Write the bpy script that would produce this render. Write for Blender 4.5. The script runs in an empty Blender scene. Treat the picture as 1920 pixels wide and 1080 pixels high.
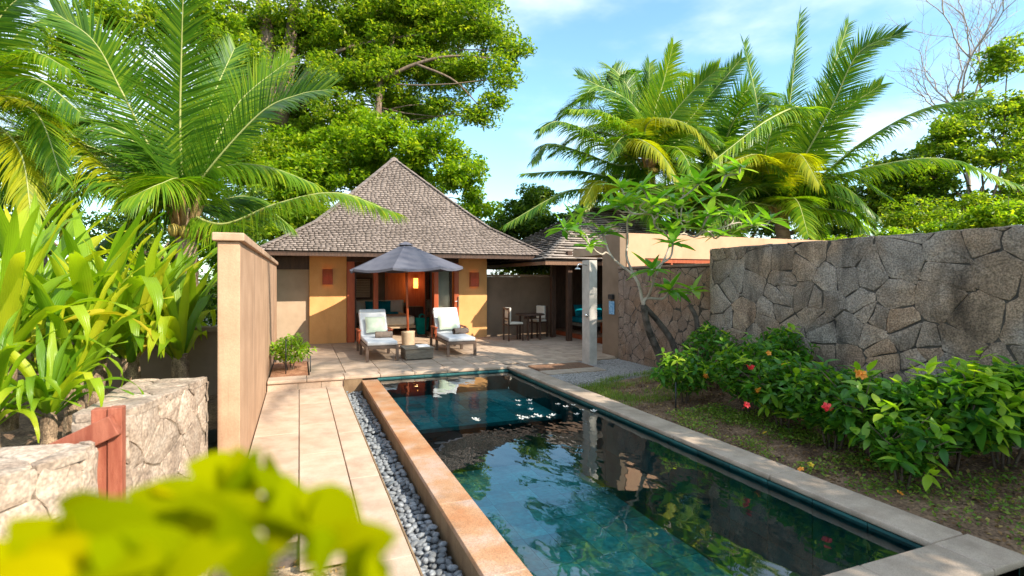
import bpy, math, random
import numpy as np
from mathutils import Vector, Matrix

rng = random.Random(11)
nr = np.random.RandomState(5)
PI = math.pi
scene = bpy.context.scene
COL = scene.collection

# ------------------------------------------------------------------ camera
YAW = math.radians(21.75)
EYE = 1.70
cam_data = bpy.data.cameras.new('camera')
cam_data.lens = 18.75
cam_data.sensor_width = 36.0
cam_data.shift_y = -15.0 / 1920.0
cam_data.clip_start = 0.05
cam_data.clip_end = 2000
cam_data.dof.use_dof = True
cam_data.dof.focus_distance = 8.5
cam_data.dof.aperture_fstop = 1.9
cam = bpy.data.objects.new('camera', cam_data)
cam.location = (0, 0, EYE)
cam.rotation_euler = (PI / 2, 0, -YAW)
COL.objects.link(cam)
scene.camera = cam

# ------------------------------------------------------------------ sun and sky
SUN_TRAVEL = Vector((-0.77, 1.15, -1.0)).normalized()
SUN_FROM = -SUN_TRAVEL
elev = math.asin(SUN_FROM.z)
azim = math.atan2(SUN_FROM.x, SUN_FROM.y)
sun_data = bpy.data.lights.new('sun', 'SUN')
sun_data.energy = 4.4
sun_data.angle = math.radians(0.55)
sun_data.color = (1.0, 0.91, 0.76)
sun = bpy.data.objects.new('sun', sun_data)
sun.rotation_euler = SUN_TRAVEL.to_track_quat('-Z', 'Y').to_euler()
sun.location = (20, -30, 30)
COL.objects.link(sun)

world = bpy.data.worlds.new('World')
scene.world = world
world.use_nodes = True
wn, wl = world.node_tree.nodes, world.node_tree.links
wn.clear()
w_out = wn.new('ShaderNodeOutputWorld')
w_bg = wn.new('ShaderNodeBackground')
w_sky = wn.new('ShaderNodeTexSky')
w_sky.sky_type = 'NISHITA'
w_sky.sun_disc = False
w_sky.sun_elevation = elev
w_sky.sun_rotation = azim
w_sky.air_density = 1.0
w_sky.dust_density = 0.6
w_sky.ozone_density = 1.6
w_bg.inputs['Strength'].default_value = 0.15
w_tc = wn.new('ShaderNodeTexCoord')
w_map = wn.new('ShaderNodeMapping')
w_map.inputs['Scale'].default_value = (1.0, 1.0, 2.6)
w_map.inputs['Location'].default_value = (0.35, 0.1, 0.0)
w_ns = wn.new('ShaderNodeTexNoise')
w_ns.inputs['Scale'].default_value = 2.1
w_ns.inputs['Detail'].default_value = 6.0
w_ns.inputs['Roughness'].default_value = 0.52
w_rm = wn.new('ShaderNodeMapRange')
w_rm.interpolation_type = 'SMOOTHSTEP'
w_rm.inputs['From Min'].default_value = 0.37
w_rm.inputs['From Max'].default_value = 0.64
w_rm.inputs['To Max'].default_value = 0.9
w_mix = wn.new('ShaderNodeMixRGB')
w_mix.inputs['Color2'].default_value = (4.9, 5.3, 5.8, 1)
w_gain = wn.new('ShaderNodeMixRGB')
w_gain.blend_type = 'MULTIPLY'
w_gain.inputs['Fac'].default_value = 1.0
w_gain.inputs['Color2'].default_value = (1.0, 1.25, 1.2, 1)
wl.new(w_tc.outputs['Generated'], w_map.inputs['Vector'])
wl.new(w_map.outputs[0], w_ns.inputs['Vector'])
wl.new(w_ns.outputs['Fac'], w_rm.inputs['Value'])
wl.new(w_rm.outputs[0], w_mix.inputs['Fac'])
wl.new(w_sky.outputs[0], w_gain.inputs['Color1'])
wl.new(w_gain.outputs[0], w_mix.inputs['Color1'])
wl.new(w_mix.outputs[0], w_bg.inputs['Color'])
wl.new(w_bg.outputs[0], w_out.inputs['Surface'])

scene.view_settings.view_transform = 'Standard'
scene.view_settings.look = 'None'
scene.view_settings.exposure = 1.0
scene.view_settings.gamma = 1.0
scene.view_settings.use_curve_mapping = False
scene.cycles.use_denoising = True
scene.cycles.max_bounces = 8
scene.cycles.transparent_max_bounces = 12
scene.cycles.sample_clamp_indirect = 6.0
scene.cycles.caustics_reflective = False
scene.cycles.caustics_refractive = False

# ------------------------------------------------------------------ geometry of the view
SA, CA = math.sin(YAW), math.cos(YAW)


def P(px, py, d):
    u, v = (px - 960) / 1000.0, (525 - py) / 1000.0
    return Vector((d * (SA + CA * u), d * (CA - SA * u), EYE + d * v))


def G(px, py, z=0.0):
    return P(px, py, (EYE - z) * 1000.0 / (py - 525))


def PY(px, py, Y):
    u = (px - 960) / 1000.0
    return P(px, py, Y / (CA - SA * u))


def PXp(px, py, X):
    u = (px - 960) / 1000.0
    return P(px, py, X / (SA + CA * u))


# ------------------------------------------------------------------ materials
MATS = {}


def node_mat(name):
    m = bpy.data.materials.new(name)
    m.use_nodes = True
    nt = m.node_tree
    bs = nt.nodes['Principled BSDF']
    return m, nt, bs


def mat(name, c1, c2=None, scale=6.0, rough=0.75, bump=0.15, bscale=40.0, rnd=0.0, c3=None, spec=0.4,
        metal=0.0, detail=5.0, stretch=(1, 1, 1), speck=0.0, sscale=180.0, stain_or_shade=0.0, stscale=(2.2, 2.2, 0.7), tint=None, rnd_island=False, coords='Object', lo=0.35, hi=0.65):
    if name in MATS:
        return MATS[name]
    m, nt, bs = node_mat(name)
    N, L = nt.nodes, nt.links
    tc = N.new('ShaderNodeTexCoord')
    mp = N.new('ShaderNodeMapping')
    mp.inputs['Scale'].default_value = stretch
    L.new(tc.outputs[coords], mp.inputs['Vector'])
    vec = mp.outputs[0]
    if rnd > 0 or rnd_island:
        if rnd_island:
            src = N.new('ShaderNodeNewGeometry').outputs['Random Per Island']
        else:
            src = N.new('ShaderNodeObjectInfo').outputs['Random']
        sc = N.new('ShaderNodeMath'); sc.operation = 'MULTIPLY'; sc.inputs[1].default_value = 37.0
        L.new(src, sc.inputs[0])
        ad = N.new('ShaderNodeVectorMath'); ad.operation = 'ADD'
        cb = N.new('ShaderNodeCombineXYZ')
        L.new(sc.outputs[0], cb.inputs[0]); L.new(sc.outputs[0], cb.inputs[2])
        L.new(vec, ad.inputs[0]); L.new(cb.outputs[0], ad.inputs[1])
        vec = ad.outputs[0]
    ns = N.new('ShaderNodeTexNoise')
    ns.inputs['Scale'].default_value = scale
    ns.inputs['Detail'].default_value = detail
    ns.inputs['Roughness'].default_value = 0.6
    L.new(vec, ns.inputs['Vector'])
    rp = N.new('ShaderNodeValToRGB')
    e = rp.color_ramp.elements
    e[0].position, e[1].position = lo, hi
    e[0].color = (*c1, 1)
    e[1].color = (*(c2 or c1), 1)
    if c3:
        k = e.new(0.5 * (lo + hi)); k.color = (*c3, 1)
    L.new(ns.outputs['Fac'], rp.inputs['Fac'])
    out = rp.outputs[0]
    if rnd > 0:
        mr = N.new('ShaderNodeMapRange')
        mr.inputs['To Min'].default_value = 1 - rnd
        mr.inputs['To Max'].default_value = 1 + rnd
        L.new(src, mr.inputs['Value'])
        mx = N.new('ShaderNodeMixRGB'); mx.blend_type = 'MULTIPLY'; mx.inputs['Fac'].default_value = 1
        L.new(out, mx.inputs['Color1']); L.new(mr.outputs[0], mx.inputs['Color2'])
        out = mx.outputs[0]
    n2 = N.new('ShaderNodeTexNoise')
    n2.inputs['Scale'].default_value = bscale
    n2.inputs['Detail'].default_value = 6
    L.new(vec, n2.inputs['Vector'])
    if speck > 0:
        n3 = N.new('ShaderNodeTexNoise')
        n3.inputs['Scale'].default_value = sscale
        n3.inputs['Detail'].default_value = 2
        L.new(vec, n3.inputs['Vector'])
        m3 = N.new('ShaderNodeMapRange')
        m3.inputs['From Min'].default_value = 0.35; m3.inputs['From Max'].default_value = 0.65
        m3.inputs['To Min'].default_value = 1 - speck; m3.inputs['To Max'].default_value = 1 + speck
        L.new(n3.outputs['Fac'], m3.inputs['Value'])
        mx = N.new('ShaderNodeMixRGB'); mx.blend_type = 'MULTIPLY'; mx.inputs['Fac'].default_value = 1
        L.new(out, mx.inputs['Color1']); L.new(m3.outputs[0], mx.inputs['Color2'])
        out = mx.outputs[0]
    if tint:
        g = N.new('ShaderNodeNewGeometry')
        n5 = N.new('ShaderNodeTexNoise'); n5.inputs['Scale'].default_value = 1.15; n5.inputs['Detail'].default_value = 5
        L.new(g.outputs['Position'], n5.inputs['Vector'])
        m5 = N.new('ShaderNodeMapRange'); m5.inputs['From Min'].default_value = 0.42; m5.inputs['From Max'].default_value = 0.6
        L.new(n5.outputs['Fac'], m5.inputs['Value'])
        mx = N.new('ShaderNodeMixRGB'); mx.blend_type = 'MULTIPLY'
        mx.inputs['Color2'].default_value = (*tint, 1)
        L.new(m5.outputs[0], mx.inputs['Fac']); L.new(out, mx.inputs['Color1'])
        out = mx.outputs[0]
    if stain_or_shade > 0:
        g = N.new('ShaderNodeNewGeometry')
        mp2 = N.new('ShaderNodeMapping'); mp2.inputs['Scale'].default_value = stscale
        L.new(g.outputs['Position'], mp2.inputs['Vector'])
        n4 = N.new('ShaderNodeTexNoise'); n4.inputs['Scale'].default_value = 1.0; n4.inputs['Detail'].default_value = 7; n4.inputs['Roughness'].default_value = 0.65
        L.new(mp2.outputs[0], n4.inputs['Vector'])
        m4 = N.new('ShaderNodeMapRange'); m4.inputs['From Min'].default_value = 0.52; m4.inputs['From Max'].default_value = 0.70
        m4.inputs['To Min'].default_value = 1.0; m4.inputs['To Max'].default_value = 1 - stain_or_shade
        L.new(n4.outputs['Fac'], m4.inputs['Value'])
        mx = N.new('ShaderNodeMixRGB'); mx.blend_type = 'MULTIPLY'; mx.inputs['Fac'].default_value = 1
        L.new(out, mx.inputs['Color1']); L.new(m4.outputs[0], mx.inputs['Color2'])
        out = mx.outputs[0]
    L.new(out, bs.inputs['Base Color'])
    bs.inputs['Roughness'].default_value = rough
    bs.inputs['Metallic'].default_value = metal
    bs.inputs['Specular IOR Level'].default_value = spec
    if bump > 0:
        b = N.new('ShaderNodeBump')
        b.inputs['Strength'].default_value = min(1, bump * 2)
        b.inputs['Distance'].default_value = 0.012
        L.new(n2.outputs['Fac'], b.inputs['Height'])
        L.new(b.outputs[0], bs.inputs['Normal'])
    MATS[name] = m
    return m


def leaf_mat(name, ca, cb, cc=None, trans=0.35, rough=0.42, per='island', tcol=None, vein=False, spec=0.35):
    if name in MATS:
        return MATS[name]
    m, nt, bs = node_mat(name)
    N, L = nt.nodes, nt.links
    out = N['Material Output']
    if per == 'island':
        src = N.new('ShaderNodeNewGeometry').outputs['Random Per Island']
    else:
        src = N.new('ShaderNodeObjectInfo').outputs['Random']
    tc = N.new('ShaderNodeTexCoord')
    ns = N.new('ShaderNodeTexNoise'); ns.inputs['Scale'].default_value = 1.3; ns.inputs['Detail'].default_value = 3
    L.new(tc.outputs['Object'], ns.inputs['Vector'])
    a = N.new('ShaderNodeMath'); a.operation = 'MULTIPLY'; a.inputs[1].default_value = 0.65
    L.new(src, a.inputs[0])
    b = N.new('ShaderNodeMath'); b.operation = 'MULTIPLY_ADD'; b.inputs[1].default_value = 0.7
    L.new(ns.outputs['Fac'], b.inputs[0]); L.new(a.outputs[0], b.inputs[2])
    rp = N.new('ShaderNodeValToRGB')
    e = rp.color_ramp.elements
    e[0].position, e[1].position = 0.3, 0.78
    e[0].color = (*ca, 1); e[1].color = (*cb, 1)
    if cc:
        k = e.new(0.97); k.color = (*cc, 1)
    L.new(b.outputs[0], rp.inputs['Fac'])
    L.new(rp.outputs[0], bs.inputs['Base Color'])
    bs.inputs['Roughness'].default_value = rough
    bs.inputs['Specular IOR Level'].default_value = spec
    tr = N.new('ShaderNodeBsdfTranslucent')
    g = N.new('ShaderNodeMixRGB'); g.blend_type = 'MULTIPLY'; g.inputs['Fac'].default_value = 1
    g.inputs['Color2'].default_value = (*(tcol or (2.0, 2.0, 0.6)), 1)
    L.new(rp.outputs[0], g.inputs['Color1']); L.new(g.outputs[0], tr.inputs['Color'])
    mx = N.new('ShaderNodeMixShader'); mx.inputs['Fac'].default_value = trans
    L.new(bs.outputs[0], mx.inputs[1]); L.new(tr.outputs[0], mx.inputs[2])
    L.new(mx.outputs[0], out.inputs['Surface'])
    if vein:
        wv = N.new('ShaderNodeTexWave'); wv.bands_direction = 'Y'
        wv.inputs['Scale'].default_value = 28; wv.inputs['Distortion'].default_value = 1.5
        L.new(tc.outputs['Object'], wv.inputs['Vector'])
        bp = N.new('ShaderNodeBump'); bp.inputs['Strength'].default_value = 0.35; bp.inputs['Distance'].default_value = 0.006
        L.new(wv.outputs['Fac'], bp.inputs['Height']); L.new(bp.outputs[0], bs.inputs['Normal'])
    MATS[name] = m
    return m


def glow_mat(name, col, strength):
    m, nt, bs = node_mat(name)
    bs.inputs['Base Color'].default_value = (*col, 1)
    bs.inputs['Emission Color'].default_value = (*col, 1)
    bs.inputs['Emission Strength'].default_value = strength
    return m


# ------------------------------------------------------------------ mesh building
class MB:
    def __init__(self):
        self.v, self.f, self.mi = [], [], []
        self.cur = 0

    def add(self, vs, fs):
        o = len(self.v)
        self.v.extend([tuple(p) for p in vs])
        self.f.extend([tuple(i + o for i in q) for q in fs])
        self.mi.extend([self.cur] * len(fs))

    def box(self, x0, x1, y0, y1, z0, z1):
        vs = [(x0, y0, z0), (x1, y0, z0), (x1, y1, z0), (x0, y1, z0), (x0, y0, z1), (x1, y0, z1), (x1, y1, z1), (x0, y1, z1)]
        self.add(vs, [(3, 2, 1, 0), (4, 5, 6, 7), (0, 1, 5, 4), (1, 2, 6, 5), (2, 3, 7, 6), (3, 0, 4, 7)])

    def obox(self, c, ax, ay, az):
        """box from its centre and three half-axis vectors"""
        c, ax, ay, az = Vector(c), Vector(ax), Vector(ay), Vector(az)
        vs = [c + ax * i + ay * j + az * k for k in (-1, 1) for (i, j) in ((-1, -1), (1, -1), (1, 1), (-1, 1))]
        self.add(vs, [(3, 2, 1, 0), (4, 5, 6, 7), (0, 1, 5, 4), (1, 2, 6, 5), (2, 3, 7, 6), (3, 0, 4, 7)])

    def bar(self, a, b, w, h, up=(0, 0, 1)):
        a, b, up = Vector(a), Vector(b), Vector(up)
        t = (b - a).normalized()
        s = t.cross(up)
        if s.length < 1e-4:
            s = t.cross(Vector((0, 1, 0)))
        s.normalize()
        n = s.cross(t).normalized()
        self.obox((a + b) / 2, t * ((b - a).length / 2), s * w / 2, n * h / 2)

    def prism(self, poly, z0, z1):
        n = len(poly)
        vs = [(p[0], p[1], z0) for p in poly] + [(p[0], p[1], z1) for p in poly]
        fs = [tuple(range(n - 1, -1, -1)), tuple(range(n, 2 * n))]
        fs += [(i, (i + 1) % n, n + (i + 1) % n, n + i) for i in range(n)]
        self.add(vs, fs)

    def tube(self, pts, rad, n=7, cap=True):
        pts = [Vector(p) for p in pts]
        if not isinstance(rad, (list, tuple)):
            rad = [rad] * len(pts)
        vs, fs = [], []
        ref = Vector((0.3, 0.2, 1)).normalized()
        for i, p in enumerate(pts):
            t = (pts[min(i + 1, len(pts) - 1)] - pts[max(i - 1, 0)])
            if t.length < 1e-6:
                t = Vector((0, 0, 1))
            t.normalize()
            if abs(t.dot(ref)) > 0.97:
                ref = Vector((1, 0.1, 0)).normalized()
            s = (ref - t * ref.dot(t)).normalized()
            q = t.cross(s)
            ref = s
            for k in range(n):
                a = 2 * PI * k / n
                vs.append(p + (s * math.cos(a) + q * math.sin(a)) * rad[i])
        for i in range(len(pts) - 1):
            for k in range(n):
                a, b = i * n + k, i * n + (k + 1) % n
                fs.append((a, b, b + n, a + n))
        if cap:
            fs.append(tuple(range(n - 1, -1, -1)))
            fs.append(tuple((len(pts) - 1) * n + k for k in range(n)))
        self.add(vs, fs)

    def lathe(self, prof, c=(0, 0, 0), n=20):
        vs, fs = [], []
        for (r, z) in prof:
            for k in range(n):
                a = 2 * PI * k / n
                vs.append((c[0] + r * math.cos(a), c[1] + r * math.sin(a), c[2] + z))
        for i in range(len(prof) - 1):
            for k in range(n):
                a, b = i * n + k, i * n + (k + 1) % n
                fs.append((a, b, b + n, a + n))
        fs.append(tuple(range(n - 1, -1, -1)))
        fs.append(tuple((len(prof) - 1) * n + k for k in range(n)))
        self.add(vs, fs)

    def pillow(self, c, ax, ay, az, p=3.0, n=10, pinch=0.0):
        """soft cushion: superellipse outline, thinner towards its edge"""
        c, ax, ay, az = Vector(c), Vector(ax), Vector(ay), Vector(az)
        vs, fs = [], []
        for s in (1, -1):
            for i in range(n + 1):
                for j in range(n + 1):
                    x, y = -1 + 2 * i / n, -1 + 2 * j / n
                    h = max(0, (1 - abs(x) ** p)) ** 0.5 * max(0, (1 - abs(y) ** p)) ** 0.5
                    k = 1 - pinch * (abs(x) ** 2) * (1 - abs(y)) - 0
                    l = 1 - pinch * (abs(y) ** 2) * (1 - abs(x))
                    vs.append(c + ax * x * k + ay * y * l + az * s * h)
        for s in range(2):
            o = s * (n + 1) ** 2
            for i in range(n):
                for j in range(n):
                    a = o + i * (n + 1) + j
                    q = (a, a + n + 1, a + n + 2, a + 1)
                    fs.append(q if s == 0 else q[::-1])
        self.add(vs, fs)

    def build(self, name, m, parent=None, smooth=False, bevel=0.0, segs=2, origin=None, auto=False):
        off = Vector((0, 0, 0))
        q = parent
        while q is not None:
            off += q.location
            q = q.parent
        loc = Vector((0, 0, 0))
        if origin is not None:
            loc = Vector(origin) - off
            off = Vector(origin)
        me = bpy.data.meshes.new(name)
        a = np.array(self.v, dtype=float).reshape(-1, 3) - np.array(off)
        me.from_pydata(a.tolist(), [], self.f)
        ms = m if isinstance(m, (list, tuple)) else [m]
        for x in ms:
            me.materials.append(x)
        if len(ms) > 1:
            me.polygons.foreach_set('material_index', self.mi)
        if smooth:
            me.polygons.foreach_set('use_smooth', [True] * len(me.polygons))
        me.update()
        o = bpy.data.objects.new(name, me)
        o.location = loc
        COL.objects.link(o)
        if parent is not None:
            o.parent = parent
        if bevel > 0:
            b = o.modifiers.new('bevel', 'BEVEL')
            b.width = bevel; b.segments = segs; b.limit_method = 'ANGLE'; b.angle_limit = math.radians(40)
            me.polygons.foreach_set('use_smooth', [True] * len(me.polygons))
            w = o.modifiers.new('normals', 'WEIGHTED_NORMAL')
            w.keep_sharp = True
        return o


def np_mesh(name, V, Fq, m, parent=None, smooth=False, loc=None):
    """mesh object from numpy arrays; Fq is an (n,4) or (n,3) index array, world coordinates"""
    off = Vector((0, 0, 0))
    q = parent
    while q is not None:
        off += q.location
        q = q.parent
    V = np.asarray(V, dtype=np.float32) - np.array(off, dtype=np.float32)
    Fq = np.asarray(Fq, dtype=np.int32)
    k = Fq.shape[1]
    me = bpy.data.meshes.new(name)
    me.vertices.add(len(V)); me.vertices.foreach_set('co', V.ravel())
    me.loops.add(Fq.size); me.loops.foreach_set('vertex_index', Fq.ravel())
    me.polygons.add(len(Fq))
    me.polygons.foreach_set('loop_start', np.arange(len(Fq), dtype=np.int32) * k)
    me.polygons.foreach_set('loop_total', np.full(len(Fq), k, dtype=np.int32))
    if smooth:
        me.polygons.foreach_set('use_smooth', np.ones(len(Fq), dtype=bool))
    me.materials.append(m)
    me.update(calc_edges=True)
    o = bpy.data.objects.new(name, me)
    COL.objects.link(o)
    if parent is not None:
        o.parent = parent
    return o


def tag(o, label=None, cat=None, group=None, kind=None):
    if label: o['label'] = label
    if cat: o['category'] = cat
    if group: o['group'] = group
    if kind: o['kind'] = kind
    return o


def thing(name, label, cat, loc=(0, 0, 0), group=None):
    o = bpy.data.objects.new(name, None)
    o.empty_display_size = 0.1
    o.location = loc
    COL.objects.link(o)
    return tag(o, label, cat, group)


def copy_tree(o, parent=None):
    c = o.copy()
    COL.objects.link(c)
    c.parent = parent
    for ch in list(o.children):
        copy_tree(ch, c)
    return c


def inst(name, me, parent, loc, rot=None, scale=None):
    """one more object on shared mesh data, placed in its parent's space"""
    o = bpy.data.objects.new(name, me)
    o.location = loc
    if rot is not None:
        o.rotation_euler = rot
    if scale is not None:
        o.scale = scale if isinstance(scale, (tuple, list)) else (scale,) * 3
    COL.objects.link(o)
    o.parent = parent
    return o


def spline(pts, n):
    """Catmull-Rom through pts, n samples"""
    pts = [Vector(p) for p in pts]
    if len(pts) == 2:
        return [pts[0].lerp(pts[1], i / (n - 1)) for i in range(n)]
    q = [pts[0] * 2 - pts[1]] + pts + [pts[-1] * 2 - pts[-2]]
    out = []
    m = len(pts) - 1
    for i in range(n):
        t = i / (n - 1) * m
        k = min(int(t), m - 1)
        t -= k
        a, b, c, d = q[k], q[k + 1], q[k + 2], q[k + 3]
        out.append(0.5 * ((2 * b) + (c - a) * t + (2 * a - 5 * b + 4 * c - d) * t * t + (3 * b - a - 3 * c + d) * t ** 3))
    return out


# ------------------------------------------------------------------ stones: Voronoi cells with their own depth
def clip(poly, a, b, c):
    out = []
    n = len(poly)
    for i in range(n):
        p, q = poly[i], poly[(i + 1) % n]
        dp, dq = a * p[0] + b * p[1] - c, a * q[0] + b * q[1] - c
        if dp <= 0:
            out.append(p)
        if (dp < 0 < dq) or (dq < 0 < dp):
            t = dp / (dp - dq)
            out.append((p[0] + (q[0] - p[0]) * t, p[1] + (q[1] - p[1]) * t))
    return out


def cells(region, size, aspect=1.2, jit=0.5, r=None):
    r = r or rng
    xs = [p[0] for p in region]; ys = [p[1] for p in region]
    x0, x1, y0, y1 = min(xs), max(xs), min(ys), max(ys)
    sx, sy = size * aspect, size
    seeds = []
    j, y = 0, y0 - sy
    while y < y1 + sy:
        x = x0 - sx + (sx / 2 if j % 2 else 0)
        while x < x1 + sx:
            seeds.append((x + r.uniform(-jit, jit) * sx, y + r.uniform(-jit, jit) * sy))
            x += sx
        y += sy; j += 1
    seeds = [s for s in seeds if r.random() > 0.24] + [(r.uniform(x0, x1), r.uniform(y0, y1)) for _ in range(int(len(seeds) * 0.12))]
    out = []
    for i, s in enumerate(seeds):
        poly = list(region)
        for k, t in enumerate(seeds):
            if k == i or abs(t[0] - s[0]) > 3 * sx or abs(t[1] - s[1]) > 3 * sy:
                continue
            a, b = t[0] - s[0], t[1] - s[1]
            c = (t[0] ** 2 + t[1] ** 2 - s[0] ** 2 - s[1] ** 2) / 2
            poly = clip(poly, a, b, c)
            if len(poly) < 3:
                break
        if len(poly) >= 3:
            ar = 0.5 * sum(poly[k][0] * poly[(k + 1) % len(poly)][1] - poly[(k + 1) % len(poly)][0] * poly[k][1] for k in range(len(poly)))
            if abs(ar) > 0.002:
                out.append(poly)
    return out


def stone_piece(name, poly, O, U, V, Nn, m, parent, gap=0.012, depth=0.05, dome=0.015, r=None, rough=0.006):
    r = r or rng
    cx = sum(p[0] for p in poly) / len(poly); cy = sum(p[1] for p in poly) / len(poly)
    # cut corners, wobble edges
    pts = []
    n = len(poly)
    for i in range(n):
        p, q = poly[i], poly[(i + 1) % n]
        L = math.hypot(q[0] - p[0], q[1] - p[1])
        if L < 0.02:
            continue
        for t in ((0.07, 0.5, 0.93) if L > 0.12 else (0.25, 0.75)):
            w = r.uniform(-rough, rough)
            pts.append((p[0] + (q[0] - p[0]) * t - (q[1] - p[1]) / L * w, p[1] + (q[1] - p[1]) * t + (q[0] - p[0]) / L * w))
    n = len(pts)
    if n < 3:
        return None
    rad = sum(math.hypot(p[0] - cx, p[1] - cy) for p in pts) / n
    h = depth + r.uniform(-0.4, 0.5) * dome
    tilt = (r.uniform(-0.03, 0.03), r.uniform(-0.03, 0.03))
    vs = []
    for (k, z) in ((1.0, -0.02), (1.0, h - 0.008), (0.965, h - 0.002), (0.55, h + dome * 0.5)):
        s = max(0.2, k * (1 - gap / max(rad, 0.03)))
        for p in pts:
            x, y = (p[0] - cx) * s, (p[1] - cy) * s
            zz = z if z < 0 else z + x * tilt[0] + y * tilt[1] + r.uniform(-0.003, 0.003)
            vs.append(U * x + V * y + Nn * zz)
    vs.append(Nn * (h + dome * 0.5))
    fs = []
    for j in range(3):
        for i in range(n):
            a, b = j * n + i, j * n + (i + 1) % n
            fs.append((a, b, b + n, a + n))
    for i in range(n):
        fs.append((3 * n + i, 3 * n + (i + 1) % n, 4 * n))
    # consistent winding outwards
    if U.cross(V).dot(Nn) < 0:
        fs = [f[::-1] for f in fs]
    me = bpy.data.meshes.new(name)
    me.from_pydata([tuple(v) for v in vs], [], fs)
    me.materials.append(m)
    o = bpy.data.objects.new(name, me)
    w = O + U * cx + V * cy
    q = parent
    while q is not None:
        w = w - q.location
        q = q.parent
    o.location = w
    COL.objects.link(o)
    o.parent = parent
    return o


def stone_face(parent, O, U, V, W, Hh, size, m, poly=None, **k):
    O, U, V = Vector(O), Vector(U).normalized(), Vector(V).normalized()
    Nn = k.pop('normal', None)
    Nn = Vector(Nn).normalized() if Nn is not None else U.cross(V)
    aspect = k.pop('aspect', 1.2)
    reg = poly or [(0, 0), (W, 0), (W, Hh), (0, Hh)]
    for c in cells(reg, size, aspect):
        stone_piece('stone', c, O, U, V, Nn, m, parent, **k)

# ------------------------------------------------------------------ vegetation builders
def frond(parent, pts, L, m, m_rib, n=64, hint=(0, 0, 1), droop=0.35, vee=0.25, wid=0.035, r=None, name='frond', gaps=0.03):
    r = r or rng
    S = spline(pts, n + 1)
    hint = Vector(hint).normalized()
    V, Fq, MI = [], [], []
    length = sum((S[i + 1] - S[i]).length for i in range(n))
    # midrib
    rn = 5
    for i, p in enumerate(S):
        t = (S[min(i + 1, n)] - S[max(i - 1, 0)]).normalized()
        nrm = hint - t * hint.dot(t)
        nrm = nrm.normalized() if nrm.length > 1e-3 else Vector((0, -1, 0))
        sd = t.cross(nrm)
        rad = 0.022 * length / 3.2 * (1 - 0.85 * i / n) + 0.003
        for k in range(rn):
            a = 2 * PI * k / rn
            V.append(p + (sd * math.cos(a) + nrm * math.sin(a)) * rad)
    for i in range(n):
        for k in range(rn):
            a, b = i * rn + k, i * rn + (k + 1) % rn
            Fq.append((a, b, b + rn, a + rn)); MI.append(1)
    G0 = Vector((0, 0, -1))
    for i in range(int(n * 0.07), n + 1):
        f = i / n
        p = S[i]
        t = (S[min(i + 1, n)] - S[max(i - 1, 0)]).normalized()
        nrm = hint - t * hint.dot(t)
        nrm = nrm.normalized() if nrm.length > 1e-3 else Vector((0, -1, 0))
        sd = t.cross(nrm)
        prof = (0.45 + 0.55 * math.sin(PI * min(1, f * 1.15 + 0.1))) if f < 0.75 else (0.66 - (f - 0.75) * 1.25)
        for s in (-1, 1):
            if r.random() < gaps:
                continue
            ang = math.radians(74 - 40 * f + r.uniform(-5, 5))
            d = sd * s * math.sin(ang) + t * math.cos(ang) + nrm * (vee + r.uniform(-0.08, 0.08))
            d.normalize()
            l = L * prof * r.uniform(0.85, 1.08)
            q = p.copy()
            w = wid * r.uniform(0.8, 1.15)
            segs = 4
            o = len(V)
            dd = droop * r.uniform(0.7, 1.4)
            for k in range(segs + 1):
                g = k / segs
                wk = w * (0.7 + 0.6 * g if g < 0.3 else (1.0 - (g - 0.3) / 0.7 * 0.93)) * 0.5
                wd = t - d * t.dot(d)
                wd = (wd.normalized() + nrm * 0.35).normalized()
                V.append(q - wd * wk); V.append(q + wd * wk)
                d = (d + G0 * dd * (0.25 + g) * 0.55).normalized()
                q = q + d * (l / segs)
            for k in range(segs):
                a = o + 2 * k
                Fq.append((a, a + 1, a + 3, a + 2)); MI.append(0)
    o = np_mesh(name, np.array([tuple(v) for v in V]), np.array(Fq), m, parent, smooth=True)
    o.data.materials.append(m_rib)
    o.data.polygons.foreach_set('material_index', np.array(MI, dtype=np.int32))
    return o


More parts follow.
